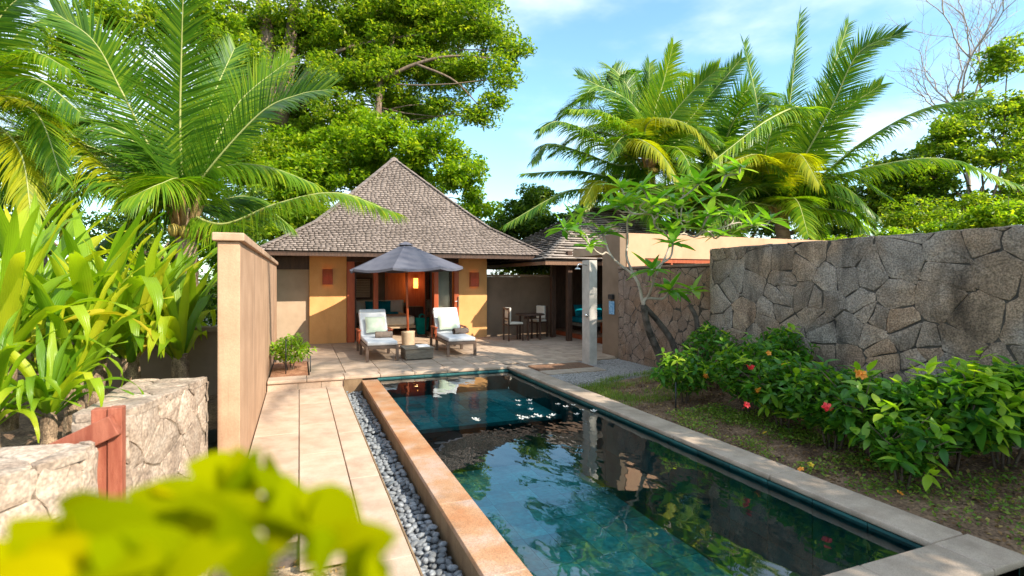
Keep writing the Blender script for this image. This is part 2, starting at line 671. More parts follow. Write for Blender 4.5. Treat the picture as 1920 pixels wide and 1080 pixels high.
def palm(label, crown, base, fronds, L=0.85, n=60, group=None, trunk_r=0.16, auto=0, alen=3.0, seed=1, mats=None, wid=0.035, coco=True,
         zlo=-0.25, zhi=1.1, az0=0.0, az1=2 * PI, droop=0.35):
    """fronds: list of (control points, material key, hint)"""
    r = random.Random(seed)
    crown, base = Vector(crown), Vector(base)
    t = thing('palm_tree', label, 'palm tree', base, group)
    mid = base.lerp(crown, 0.5) + Vector((0.15, -0.1, 0))
    S = spline([base, mid, crown], 26)
    b = MB()
    prof = [trunk_r * (1.25 - 0.45 * i / 25) * (1.0 + (0.05 if i % 2 else -0.03)) for i in range(26)]
    b.tube(S, prof, 12)
    b.build('trunk', M['palm_trunk'], t, smooth=True)
    b = MB()
    for k in range(9):
        a = 2 * PI * k / 9 + r.uniform(-0.2, 0.2)
        d = Vector((math.cos(a), math.sin(a), 0))
        b.tube([crown - Vector((0, 0, 0.35)) + d * trunk_r * 0.6, crown + d * trunk_r * 1.3 + Vector((0, 0, 0.0)), crown + d * trunk_r * 2.2 + Vector((0, 0, 0.35))],
               [0.06, 0.05, 0.025], 6)
    b.build('leaf_sheath', M['palm_sheath'], t, smooth=True)
    keys = mats or ['palm_green', 'palm_green', 'palm_lime']
    for (pts, key, hint) in fronds:
        arch = hint[2] >= 0.95
        frond(t, [crown + Vector((0, 0, -0.05))] + list(pts), L, M[key], M['palm_rib'], n=n, hint=hint, r=r, wid=wid, droop=(0.85 if arch else droop), vee=(0.05 if arch else 0.25))
    for k in range(auto):
        a = az0 + (az1 - az0) * (k + r.uniform(0.2, 0.8)) / auto
        e = zlo + (zhi - zlo) * ((k * 0.618) % 1.0)
        d = Vector((math.cos(a), math.sin(a), 0))
        l = alen * r.uniform(0.85, 1.1)
        p1 = crown + d * l * 0.33 * math.cos(e) + Vector((0, 0, l * 0.36 * (math.sin(e) + 0.3)))
        p2 = crown + d * l * 0.68 * math.cos(e * 0.8) + Vector((0, 0, l * 0.6 * (math.sin(e) + 0.12)))
        p3 = crown + d * l * (1.0 * math.cos(e * 0.7)) + Vector((0, 0, l * (0.82 * math.sin(e) - 0.22)))
        frond(t, [crown, p1, p2, p3], L, M[keys[k % len(keys)]], M['palm_rib'], n=n, hint=(d.x * -0.3, d.y * -0.3, 1), r=r, wid=wid, droop=droop + .35 * (1 - max(0, e)), vee=.15)
    if coco:
        b = MB()
        for k in range(7):
            a = r.uniform(0, 2 * PI)
            c = crown + Vector((math.cos(a) * 0.28, math.sin(a) * 0.28, -0.32 - r.uniform(0, 0.15)))
            b.lathe([(0.01, -0.11), (0.07, -0.08), (0.1, 0), (0.075, 0.08), (0.01, 0.11)], c, 8)
        b.build('coconut_bunch', M['coconut'], t, smooth=True)
    return t


def leaf_quads(centres, size, r, up=0.6, fold=0.0, elong=2.2, hang=0.25):
    """one small bent leaf (two quads) at each centre; numpy, returns V, F"""
    n = len(centres)
    c = np.asarray(centres, dtype=float)
    nm = r.normal(size=(n, 3)); nm[:, 2] = np.abs(nm[:, 2]) + up
    nm /= np.linalg.norm(nm, axis=1)[:, None]
    d = r.normal(size=(n, 3)); d[:, 2] -= hang
    d -= nm * np.sum(d * nm, axis=1)[:, None]
    d /= np.linalg.norm(d, axis=1)[:, None]
    s = np.cross(nm, d)
    l = size * r.uniform(0.65, 1.25, size=n)[:, None]
    w = l / elong
    tipdrop = -nm * l * 0.18
    v0 = c - d * l * 0.5
    v1 = c - s * w * 0.5 + nm * w * 0.12 - d * l * 0.02
    v2 = c + s * w * 0.5 + nm * w * 0.12 - d * l * 0.02
    v3 = c + d * l * 0.5 + tipdrop
    V = np.stack([v0, v1, v3, v2], axis=1).reshape(-1, 3)
    F4 = np.arange(4 * n).reshape(n, 4)
    return V, F4


def clump_points(c, rad, n, r, flat=0.6):
    p = r.normal(size=(n, 3))
    p /= np.linalg.norm(p, axis=1)[:, None]
    p *= (r.uniform(0.25, 1.0, size=n) ** 0.6)[:, None]
    p[:, 2] *= flat
    return p * rad + np.array(c)


def tree(name, label, cat, base, blobs, m_leaf, m_bark, leaf=0.15, density=1.0, trunk_r=0.3, seed=3, fork=None, clump=0.7, per=110,
         group=None, limbs=True, elong=2.2, extra=None, flat=0.6, kind_trunk='trunk', hollow=0.45, limb=0.3):
    """blobs: (centre, rx, ry, rz) ellipsoids that the crown fills with leaf clumps on twigs"""
    r = np.random.RandomState(seed)
    pr = random.Random(seed)
    base = Vector(base)
    t = thing(name, label, cat, base, group)
    pts = []
    b = MB()
    fork = Vector(fork) if fork is not None else base + Vector((0, 0, 2))
    if limbs:
        b.tube(spline([base - Vector((0, 0, 0.2)), base.lerp(fork, 0.5) + Vector((0.1, 0.05, 0)), fork], 10),
               [trunk_r * (1.15 - 0.35 * i / 9) for i in range(10)], 10)
    for (c, rx, ry, rz) in blobs:
        c = Vector(c)
        vol = (rx * ry * rz) ** (2 / 3)
        k = max(4, int(density * 3.2 * vol / (clump ** 2)))
        if limbs:
            q_ = (c - fork).length
            m1 = fork.lerp(c, 0.3) + Vector((pr.uniform(-.1, .1), pr.uniform(-.1, .1), pr.uniform(-.05, .14))) * q_
            m2 = fork.lerp(c, 0.68) + Vector((pr.uniform(-.09, .09), pr.uniform(-.09, .09), pr.uniform(-.04, .12))) * q_
            b.tube(spline([fork, m1, m2, c], 9), [trunk_r * limb * (1 - 0.72 * i / 8) for i in range(9)], 7)
        for i in range(k):
            v = r.normal(size=3); v /= np.linalg.norm(v)
            s = r.uniform(hollow, 1.0)
            cc = Vector((c.x + v[0] * rx * s, c.y + v[1] * ry * s, c.z + v[2] * rz * s))
            rr = clump * r.uniform(0.55, 1.25)
            nn = int(per * r.uniform(0.6, 1.3) * (rr / clump) ** 2)
            pts.append(clump_points(cc, rr, nn, r, flat))
            if limbs and i % 2 == 0:
                mm = c.lerp(cc, 0.5) + Vector((pr.uniform(-.2, .2), pr.uniform(-.2, .2), pr.uniform(-.1, .3)))
                b.tube([c, mm, cc], [trunk_r * limb * 0.26, trunk_r * limb * 0.16, trunk_r * limb * 0.06], 5, cap=False)
    if extra:
        for pl, rads in extra:
            b.tube(spline(pl, 12), [rads[0] + (rads[1] - rads[0]) * i / 11 for i in range(12)], 8)
    if b.v:
        b.build(kind_trunk, m_bark, t, smooth=True)
    V, F4 = leaf_quads(np.concatenate(pts), leaf, r, elong=elong)
    o = np_mesh('crown', V, F4, m_leaf, t)
    return t


def strap_leaf(name, L, W, bend, m, segs=12, wave=0.012, tilt=0.35, seed=0, kink=None):
    """a broad strap leaf growing from the origin along +X and up; its own mesh"""
    r = random.Random(seed)
    vs, fs = [], []
    p = Vector((0, 0, 0))
    a = math.radians(90 - tilt * 60)
    cols = 5
    ph = r.uniform(0, 6)
    for i in range(segs + 1):
        f = i / segs
        w = W * (0.55 + 0.45 * min(1, f / 0.3)) * (1 if f < 0.55 else max(0.02, 1 - ((f - 0.55) / 0.45) ** 1.7)) * 0.5
        for j in range(cols):
            y = (j / (cols - 1) * 2 - 1)
            cup = (abs(y) ** 1.5) * w * (0.55 * (1 - f) + 0.12) + (wave * math.sin(f * 17 + ph + (2 if y > 0 else 0)) * abs(y) ** 2 if f > .15 else 0)
            nx, nz = -math.sin(a), math.cos(a)
            vs.append((p.x + nx * cup, y * w, p.z + nz * cup))
        st = L / segs
        p = p + Vector((math.cos(a), 0, math.sin(a))) * st
        a -= bend / segs * (0.35 + 1.6 * f ** 1.3)
        if kink and abs(f - kink) < 0.5 / segs:
            a -= 0.9
    for i in range(segs):
        for j in range(cols - 1):
            q = i * cols + j
            fs.append((q, q + 1, q + cols + 1, q + cols))
    me = bpy.data.meshes.new(name)
    me.from_pydata(vs, [], fs)
    me.materials.append(m)
    me.polygons.foreach_set('use_smooth', [True] * len(fs))
    return me


def oval_leaf(name, L, W, m, droop=0.25, segs=6, fold=0.25):
    vs, fs = [], []
    for i in range(segs + 1):
        f = i / segs
        w = W * 0.5 * math.sin(PI * min(0.985, max(0.03, f ** 0.85))) ** 0.8
        z = -droop * L * f * f
        for y in (-1, 0, 1):
            vs.append((L * f, y * w, z + (abs(y) * w * fold)))
    for i in range(segs):
        for j in range(2):
            q = i * 3 + j
            fs.append((q, q + 1, q + 4, q + 3))
    me = bpy.data.meshes.new(name)
    me.from_pydata(vs, [], fs)
    me.materials.append(m)
    me.polygons.foreach_set('use_smooth', [True] * len(fs))
    return me


def aim(d, roll=0.0, up=(0, 0, 1)):
    """rotation that takes +X to d and keeps +Z near up"""
    d = Vector(d).normalized()
    u = Vector(up)
    z = u - d * u.dot(d)
    if z.length < 1e-3:
        z = Vector((1, 0, 0)) - d * d.x
    z.normalize()
    y = z.cross(d)
    mm = Matrix((d, y, z)).transposed()
    return (mm @ Matrix.Rotation(roll, 3, 'X')).to_euler()


# ------------------------------------------------------------------ material library
M = {}
M['plaster'] = mat('plaster_tan', (0.385, 0.23, 0.14), (0.48, 0.30, 0.19), 2.2, 0.9, 0.08, 60, speck=0.05, sscale=60, stain_or_shade=0.34, stscale=(5.0, 2.4, 0.22))  # dark vertical streaks painted in for the shadow streaks along this wall
M['plaster_cap'] = mat('plaster_cap', (0.41, 0.26, 0.165), (0.52, 0.345, 0.235), 5, 0.85, 0.1, 50, speck=0.1, stain_or_shade=0.35)
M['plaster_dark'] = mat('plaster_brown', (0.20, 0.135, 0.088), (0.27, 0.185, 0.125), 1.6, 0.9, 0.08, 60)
M['plaster_grey'] = mat('plaster_greybrown', (0.36, 0.255, 0.17), (0.46, 0.33, 0.225), 1.6, 0.9, 0.08, 60)
M['ochre'] = mat('plaster_ochre', (0.64, 0.315, 0.11), (0.72, 0.38, 0.145), 1.8, 0.88, 0.06, 70, speck=0.03, sscale=40, stain_or_shade=0.16)
M['pink'] = mat('plaster_pink', (0.55, 0.30, 0.185), (0.62, 0.36, 0.225), 1.5, 0.9, 0.05, 60, stain_or_shade=.15)
M['path'] = mat('path_sandstone', (0.44, 0.31, 0.22), (0.56, 0.42, 0.315), 3.5, 0.8, 0.08, 90, rnd=0.06, speck=0.08, sscale=120, stain_or_shade=0.2, stscale=(2, 2, 2))
M['patio'] = mat('patio_sandstone', (0.38, 0.27, 0.19), (0.52, 0.385, 0.28), 3.0, 0.78, 0.08, 90, rnd=0.10, speck=0.07, sscale=120, stain_or_shade=0.22, stscale=(2, 2, 2))
M['joint'] = mat('joint_mortar', (0.07, 0.055, 0.04), (0.12, 0.09, 0.07), 20, 0.95, 0.2)
M['coping'] = mat('coping_stone', (0.34, 0.255, 0.19), (0.47, 0.365, 0.28), 4, 0.6, 0.12, 120, rnd=0.05, speck=0.14, sscale=160, stain_or_shade=0.25, stscale=(2.5, 2.5, 2.5))
M['rust'] = mat('rust_tile', (0.42, 0.19, 0.085), (0.50, 0.35, 0.275), 2.2, 0.42, 0.12, 110, speck=0.22, sscale=90, c3=(0.45, 0.25, 0.135), rnd=0.05, lo=0.36, hi=0.64, detail=7, stain_or_shade=.3, stscale=(3, 3, 3))
M['poolwall'] = mat('pool_side_tile', (0.17, 0.105, 0.055), (0.27, 0.18, 0.10), 5, 0.7, 0.2, 60, rnd=0.12, speck=0.1, stretch=(1, 1, 0.4))
M['pool_tile'] = mat('pool_slate', (0.028, 0.26, 0.285), (0.07, 0.42, 0.41), 2.5, 0.5, 0.1, 50, rnd=0.34, speck=0.2, sscale=14, stain_or_shade=.35, stscale=(1.2, 1.2, 1.2))
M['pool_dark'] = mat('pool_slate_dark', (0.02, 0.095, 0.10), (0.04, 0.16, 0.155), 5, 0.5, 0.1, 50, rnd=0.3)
M['granite'] = mat('granite_stone', (0.185, 0.15, 0.125), (0.33, 0.27, 0.225), 3.2, 0.9, 0.7, 26, rnd=0.17, speck=0.42, sscale=60, c3=(0.255, 0.21, 0.175), stain_or_shade=0.78, tint=(1.0, .84, .68))
M['granite_warm'] = mat('granite_warm_stone', (0.25, 0.17, 0.12), (0.37, 0.27, 0.195), 3.2, 0.9, 0.7, 26, rnd=0.13, speck=0.42, sscale=60, stain_or_shade=0.75, tint=(1.0, .88, .75))
M['granite_small'] = mat('granite_small_stone', (0.21, 0.145, 0.11), (0.31, 0.23, 0.18), 4, 0.9, 0.6, 30, rnd=0.10, speck=0.35, sscale=80, stain_or_shade=0.5, tint=(1.0, .85, .7))
M['mortar'] = mat('wall_mortar', (0.035, 0.03, 0.027), (0.09, 0.075, 0.06), 4, 0.95, 0.4, 30)
M['pale_mortar'] = mat('pale_mortar', (0.13, 0.10, 0.075), (0.24, 0.19, 0.14), 6, 0.95, 0.4, 30)
M['pale_stone'] = mat('pale_stone', (0.25, 0.185, 0.14), (0.40, 0.325, 0.26), 5, 0.92, 0.6, 18, rnd=0.17, speck=0.26, sscale=45, c3=(0.36, 0.275, 0.21), stain_or_shade=0.45, stscale=(4, 4, 4), detail=8)
M['shingle'] = mat('wood_shingle', (0.155, 0.120, 0.103), (0.31, 0.25, 0.222), 1.2, 0.92, 0.0, 60, rnd_island=True, speck=0.0, lo=0.3, hi=0.7, stain_or_shade=0.35, stscale=(.8, .8, .8))
M['shingle_end'] = mat('shingle_end_grain_shade', (0.05, 0.038, 0.03), (0.085, 0.065, 0.052), 4, 0.95, 0.0)  # end grain darkened to paint the shaded gap lines between shingle rows
M['shingle_pale'] = mat('wood_shingle_pale', (0.26, 0.21, 0.18), (0.42, 0.355, 0.31), 1.2, 0.92, 0.0, 60, rnd_island=True, speck=0.0, lo=0.3, hi=0.7, stain_or_shade=0.3)
M['under'] = mat('roof_underlay', (0.035, 0.025, 0.02), (0.05, 0.035, 0.028), 4, 0.95, 0.1)
M['dark_wood'] = mat('dark_wood', (0.045, 0.022, 0.013), (0.09, 0.045, 0.028), 4, 0.5, 0.2, 60, stretch=(6, 6, 1))
M['red_wood'] = mat('red_wood', (0.34, 0.062, 0.020), (0.44, 0.105, 0.035), 3, 0.42, 0.15, 60, stretch=(8, 8, 1), rnd=0.08)
M['gate_wood'] = mat('gate_wood', (0.26, 0.065, 0.035), (0.40, 0.13, 0.075), 3, 0.6, 0.2, 60, stretch=(8, 8, 1), rnd=0.08, stain_or_shade=.3, stscale=(6, 6, 6))
M['panel_wood'] = mat('panel_wood', (0.52, 0.12, 0.018), (0.62, 0.17, 0.03), 3, 0.4, 0.1, 60, stretch=(6, 6, 1))
M['brown_wood'] = mat('brown_wood', (0.16, 0.08, 0.045), (0.24, 0.13, 0.075), 4, 0.55, 0.2, 60, stretch=(6, 1, 6), rnd=0.15)
M['lounger_wood'] = mat('lounger_wood', (0.10, 0.062, 0.045), (0.17, 0.11, 0.08), 4, 0.5, 0.2, 60, rnd=0.1)
M['white_fabric'] = mat('white_fabric', (0.60, 0.605, 0.63), (0.68, 0.68, 0.70), 8, 0.95, 0.1, 200, spec=0.1)
M['cream_fabric'] = mat('cream_fabric', (0.62, 0.56, 0.46), (0.7, 0.64, 0.54), 8, 0.95, 0.1, 200, spec=0.1)
M['mint_fabric'] = mat('mint_fabric', (0.53, 0.62, 0.47), (0.70, 0.75, 0.60), 5, 0.95, 0.1, 150, spec=0.1)
M['teal_fabric'] = mat('teal_fabric', (0.0, 0.13, 0.18), (0.005, 0.21, 0.26), 6, 0.9, 0.1, 200, spec=0.1)
M['green_bag'] = mat('green_bag_fabric', (0.0, 0.22, 0.19), (0.01, 0.34, 0.28), 6, 0.85, 0.1, 200, spec=0.1)
M['towel'] = mat('brown_towel', (0.26, 0.19, 0.15), (0.36, 0.27, 0.215), 12, 1.0, 0.5, 120, spec=0.05)
M['canopy'] = mat('grey_canopy', (0.098, 0.098, 0.125), (0.13, 0.13, 0.158), 3, 0.9, 0.05, 250, spec=0.12)
M['umb_base'] = mat('umbrella_base_stone', (0.46, 0.33, 0.21), (0.54, 0.40, 0.27), 10, 0.8, 0.1, 90)
M['box_wood'] = mat('weathered_box', (0.13, 0.11, 0.085), (0.22, 0.19, 0.15), 9, 0.7, 0.3, 80, stretch=(1, 1, 5))
M['paper'] = mat('white_paper', (0.75, 0.76, 0.8), (0.82, 0.83, 0.85), 5, 0.6, 0.0)
M['curtain'] = mat('curtain_fabric', (0.46, 0.47, 0.38), (0.58, 0.58, 0.48), 5, 0.95, 0.05, spec=0.1)
M['post_white'] = mat('white_post', (0.42, 0.38, 0.34), (0.54, 0.49, 0.44), 5, 0.85, 0.15, 60, speck=0.08, stain_or_shade=.25)
M['metal'] = mat('brushed_metal', (0.55, 0.55, 0.55), (0.65, 0.65, 0.65), 20, 0.28, 0.0, metal=1.0)
M['black_metal'] = mat('black_metal', (0.02, 0.02, 0.02), (0.03, 0.03, 0.03), 20, 0.5, 0.0)
M['blue_tag'] = mat('blue_tag', (0.10, 0.33, 0.58), (0.30, 0.52, 0.72), 30, 0.4, 0.0, coords='Object', lo=0.45, hi=0.55)
M['soil'] = mat('garden_soil', (0.11, 0.062, 0.035), (0.26, 0.16, 0.095), 5, 0.97, 0.9, 24, speck=0.45, sscale=50, c3=(0.175, 0.105, 0.06))
M['soil_red'] = mat('planter_soil', (0.24, 0.10, 0.05), (0.40, 0.20, 0.11), 6, 0.97, 0.8, 40, speck=0.35, sscale=60)
M['mulch'] = mat('dry_mulch', (0.22, 0.15, 0.08), (0.50, 0.38, 0.24), 14, 0.97, 0.9, 40, speck=0.4, sscale=70)
M['terrain'] = mat('terrain_soil', (0.06, 0.07, 0.025), (0.12, 0.11, 0.05), 0.7, 0.97, 0.5, 8)
M['gravel'] = mat('gravel_stone', (0.24, 0.215, 0.20), (0.42, 0.385, 0.36), 3, 0.85, 0.1, 60, rnd_island=True)
M['gravel_bed'] = mat('gravel_bed_sand', (0.17, 0.14, 0.12), (0.30, 0.26, 0.23), 30, 0.95, 0.6, 80)
M['pebble'] = mat('river_pebble', (0.115, 0.125, 0.14), (0.25, 0.26, 0.27), 3, 0.62, 0.1, 60, rnd=0.4)
M['pebble_bulk'] = mat('river_pebble_bulk', (0.10, 0.115, 0.13), (0.28, 0.29, 0.30), 2, 0.62, 0.1, 60, rnd_island=True)
M['bark'] = mat('tree_bark', (0.13, 0.085, 0.06), (0.27, 0.19, 0.14), 5, 0.95, 0.6, 20, stretch=(3, 3, 0.6))
M['bark_pale'] = mat('pale_bark', (0.30, 0.24, 0.21), (0.46, 0.39, 0.35), 6, 0.9, 0.4, 30)
M['plum_bark'] = mat('frangipani_bark', (0.30, 0.24, 0.19), (0.56, 0.47, 0.39), 5, 0.85, 0.4, 35)
M['plum_trunk'] = mat('frangipani_trunk_bark', (0.035, 0.028, 0.022), (0.15, 0.12, 0.10), 7, 0.9, 0.6, 30)
M['palm_trunk'] = mat('palm_trunk_bark', (0.20, 0.13, 0.085), (0.36, 0.25, 0.17), 3, 0.95, 0.7, 14, stretch=(1, 1, 5))
M['palm_sheath'] = mat('palm_sheath_fibre', (0.30, 0.16, 0.07), (0.46, 0.30, 0.14), 8, 0.9, 0.5, 40, stretch=(4, 4, 1))
M['coconut'] = mat('coconut_husk', (0.30, 0.22, 0.04), (0.42, 0.30, 0.07), 6, 0.55, 0.1)
M['palm_rib'] = mat('palm_midrib', (0.30, 0.33, 0.10), (0.42, 0.42, 0.15), 6, 0.5, 0.0)
M['lily_stem'] = mat('lily_stem', (0.10, 0.065, 0.04), (0.36, 0.25, 0.16), 5, 0.95, 0.9, 22, stretch=(3, 3, 1.5), speck=.4, sscale=50)
M['twig'] = mat('shrub_twig', (0.06, 0.04, 0.028), (0.12, 0.085, 0.06), 9, 0.9, 0.3)

M['palm_green'] = leaf_mat('palm_leaf_green', (0.028, 0.095, 0.010), (0.085, 0.19, 0.014), (0.19, 0.28, 0.02), trans=0.38, rough=0.33)
M['palm_lime'] = leaf_mat('palm_leaf_lime', (0.07, 0.18, 0.010), (0.17, 0.29, 0.014), (0.30, 0.37, 0.02), trans=0.42, rough=0.36)
M['palm_yellow'] = leaf_mat('palm_leaf_yellow', (0.17, 0.24, 0.010), (0.36, 0.36, 0.012), trans=0.4, rough=0.4)
M['tree_leaf'] = leaf_mat('tree_leaf', (0.065, 0.145, 0.012), (0.18, 0.275, 0.02), (0.34, 0.38, 0.035), trans=0.54)
M['tree_bright'] = leaf_mat('tree_leaf_bright', (0.08, 0.18, 0.010), (0.21, 0.33, 0.015), (0.36, 0.42, 0.025), trans=0.48)
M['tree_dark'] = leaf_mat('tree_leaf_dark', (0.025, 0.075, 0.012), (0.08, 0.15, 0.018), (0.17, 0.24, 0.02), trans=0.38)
M['lily_leaf'] = leaf_mat('lily_leaf', (0.075, 0.19, 0.008), (0.25, 0.37, 0.012), (0.44, 0.45, 0.02), trans=0.42, rough=0.36, per='object', vein=True)
M['lily_yellow'] = leaf_mat('lily_leaf_yellow', (0.42, 0.36, 0.02), (0.55, 0.42, 0.04), trans=0.35, rough=0.4, per='object')
M['plum_leaf'] = leaf_mat('frangipani_leaf', (0.06, 0.20, 0.015), (0.17, 0.36, 0.025), (0.28, 0.42, 0.04), trans=0.42, rough=0.3, per='object')
M['plum_bulk'] = leaf_mat('frangipani_bulk_leaf', (0.06, 0.20, 0.015), (0.17, 0.36, 0.025), (0.28, 0.42, 0.04), trans=0.42, rough=0.3)
M['shrub_leaf'] = leaf_mat('shrub_leaf', (0.024, 0.11, 0.016), (0.08, 0.225, 0.022), (0.22, 0.36, 0.03), trans=0.4, rough=0.35, per='object')
M['shrub_lime'] = leaf_mat('shrub_leaf_lime', (0.16, 0.34, 0.02), (0.30, 0.46, 0.03), (0.42, 0.52, 0.04), trans=0.42, rough=0.35, per='object')
M['shrub_bulk'] = leaf_mat('shrub_bulk_leaf', (0.025, 0.10, 0.015), (0.08, 0.21, 0.02), (0.18, 0.30, 0.02), trans=0.4, rough=0.4)
M['planter_leaf'] = leaf_mat('planter_leaf', (0.10, 0.22, 0.01), (0.22, 0.36, 0.015), (0.34, 0.44, 0.02), trans=0.38, rough=0.4)
M['grass'] = leaf_mat('grass_blade', (0.06, 0.14, 0.015), (0.16, 0.26, 0.025), (0.28, 0.30, 0.06), trans=0.35, rough=0.5)
M['fore_leaf'] = leaf_mat('foreground_leaf', (0.15, 0.19, 0.0005), (0.27, 0.28, 0.0005), (0.34, 0.32, 0.0005), trans=0.42, rough=0.8, spec=0.0, per='object')
M['fore_yellow'] = leaf_mat('foreground_leaf_yellow', (0.33, 0.28, 0.0005), (0.38, 0.32, 0.0005), trans=0.35, rough=0.8, spec=0.0, per='object')
M['petal_red'] = mat('red_petal', (0.62, 0.02, 0.03), (0.72, 0.05, 0.05), 8, 0.5, 0.0)
M['petal_orange'] = mat('orange_petal', (0.68, 0.20, 0.02), (0.75, 0.32, 0.03), 8, 0.5, 0.0)
M['petal_yellow'] = mat('yellow_petal', (0.72, 0.45, 0.02), (0.78, 0.55, 0.04), 8, 0.5, 0.0)
M['petal_white'] = mat('white_petal', (0.44, 0.44, 0.41), (0.50, 0.50, 0.47), 8, 0.7, 0.0, spec=.1)


def water_material():
    m = bpy.data.materials.new('pool_water')
    m.use_nodes = True
    nt = m.node_tree
    N, L = nt.nodes, nt.links
    N.clear()
    out = N.new('ShaderNodeOutputMaterial')
    tr = N.new('ShaderNodeBsdfTransparent'); tr.inputs['Color'].default_value = (0.62, 0.96, 0.98, 1)
    gl = N.new('ShaderNodeBsdfGlossy'); gl.inputs['Roughness'].default_value = 0.008
    gl.inputs['Color'].default_value = (0.95, 1, 1, 1)
    fr = N.new('ShaderNodeFresnel'); fr.inputs['IOR'].default_value = 1.78
    mx = N.new('ShaderNodeMixShader')
    tc = N.new('ShaderNodeTexCoord')
    mp = N.new('ShaderNodeMapping'); mp.inputs['Scale'].default_value = (1.0, 0.55, 1)
    n1 = N.new('ShaderNodeTexNoise'); n1.inputs['Scale'].default_value = 2.3; n1.inputs['Detail'].default_value = 3.0
    b = N.new('ShaderNodeBump'); b.inputs['Strength'].default_value = 0.4; b.inputs['Distance'].default_value = 0.02
    L.new(tc.outputs['Object'], mp.inputs['Vector']); L.new(mp.outputs[0], n1.inputs['Vector'])
    L.new(n1.outputs['Fac'], b.inputs['Height'])
    L.new(b.outputs[0], gl.inputs['Normal']); L.new(b.outputs[0], fr.inputs['Normal'])
    L.new(fr.outputs[0], mx.inputs['Fac']); L.new(tr.outputs[0], mx.inputs[1]); L.new(gl.outputs[0], mx.inputs[2])
    L.new(mx.outputs[0], out.inputs['Surface'])
    return m


M['water'] = water_material()


def glass_material():
    m = bpy.data.materials.new('door_glass')
    m.use_nodes = True
    nt = m.node_tree
    N, L = nt.nodes, nt.links
    N.clear()
    out = N.new('ShaderNodeOutputMaterial')
    tr = N.new('ShaderNodeBsdfTransparent'); tr.inputs['Color'].default_value = (0.93, 0.96, 0.94, 1)
    gl = N.new('ShaderNodeBsdfGlossy'); gl.inputs['Roughness'].default_value = 0.02
    fr = N.new('ShaderNodeFresnel'); fr.inputs['IOR'].default_value = 1.45
    mx = N.new('ShaderNodeMixShader')
    L.new(fr.outputs[0], mx.inputs['Fac']); L.new(tr.outputs[0], mx.inputs[1]); L.new(gl.outputs[0], mx.inputs[2])
    L.new(mx.outputs[0], out.inputs['Surface'])
    return m


M['glass'] = glass_material()

# ================================================================== THE SETTING
PATH_Z = -0.16
WATER_Z = -0.09
PX0, PX1, PY0, PY1 = 1.31, 3.84, 2.20, 9.80      # the water's rectangle

# terrain: one sheet to the horizon with a hole where the pool is dug
b = MB()
TZ = -0.42
xs = [-400, 0.70, 4.3, 400]; ys = [-400, 1.80, 9.95, 400]
for i in range(3):
    for j in range(3):
        if i == 1 and j == 1:
            continue
        b.add([(xs[i], ys[j], TZ), (xs[i + 1], ys[j], TZ), (xs[i + 1], ys[j + 1], TZ), (xs[i], ys[j + 1], TZ)], [(0, 1, 2, 3)])
tag(b.build('ground', M['terrain']), 'dark garden earth and undergrowth stretching away beyond the walls', kind='structure')


def sheet(name, x0, x1, y0, y1, z, m, amp=0.0, res=0.15, label=None, edge=0.35, slope=None):
    nx, ny = max(2, int((x1 - x0) / res)), max(2, int((y1 - y0) / res))
    b = MB()
    from mathutils import noise as ns
    vs = []
    for j in range(ny + 1):
        for i in range(nx + 1):
            x, y = x0 + (x1 - x0) * i / nx, y0 + (y1 - y0) * j / ny
            zz = z + amp * (ns.noise(Vector((x * 1.3, y * 1.3, 3.1))) + 0.5 * ns.noise(Vector((x * 5, y * 5, 1)))) + (slope(x, y) if slope else 0)
            vs.append((x, y, zz))
    fs = [(j * (nx + 1) + i, j * (nx + 1) + i + 1, (j + 1) * (nx + 1) + i + 1, (j + 1) * (nx + 1) + i) for j in range(ny) for i in range(nx)]
    b.add(vs, fs)
    # skirt down to the terrain
    o = b.build(name, m, smooth=True)
    tag(o, label, kind='structure')
    return o


def bed_slope(x, y):
    return 0.16 * max(0, (x - 4.3) / 2.0) ** 1.3


sheet('garden_bed', 4.10, 6.6, -3.0, 7.72, -0.05, M['soil'], 0.035, 0.12, 'brown soil bed between the pool coping and the stone wall', slope=bed_slope)
sheet('lawn_ground', 4.10, 6.6, 6.3, 8.0, -0.045, M['soil'], 0.02, 0.15, 'thin grassy soil strip between gravel and flower bed')
sheet('gravel_ground', 4.12, 6.6, 7.6, 9.95, -0.03, M['gravel_bed'], 0.008, 0.2, 'sandy base under the grey gravel by the shower')
sheet('mulch_ground', -1.6, 0.73, 0.3, 5.0, -0.24, M['mulch'], 0.03, 0.1, 'dry mulch and sandy soil at the near end of the path')
sheet('raised_soil', -9.0, -0.72, 5.75, 10.2, 0.28, M['soil'], 0.08, 0.3, 'dark raised soil of the planting behind the low stone walls')
sheet('raised_soil', -9.0, -1.36, 3.9, 5.8, 0.20, M['soil'], 0.08, 0.3, 'shaded soil under the lilies at the frame edge')

# ---- path with its slabs
path = thing('path', 'pale sandstone slab path along the tan garden wall', None, (0, 6, PATH_Z))
tag(path, kind='structure')
b = MB(); b.box(-0.52, 0.715, 3.9, 9.84, -0.5, PATH_Z - 0.03)
b.build('joint_bed', M['joint'], path)


def slab(parent, x0, x1, y0, y1, z, m, t=0.05, g=0.006, name='slab', bev=0.006, jit=0.0015):
    b = MB(); b.box(x0 + g, x1 - g, y0 + g, y1 - g, z - t, z + rng.uniform(-jit, jit))
    c = ((x0 + x1) / 2, (y0 + y1) / 2, z)
    return b.build(name, m, parent, bevel=bev, segs=1, origin=c)


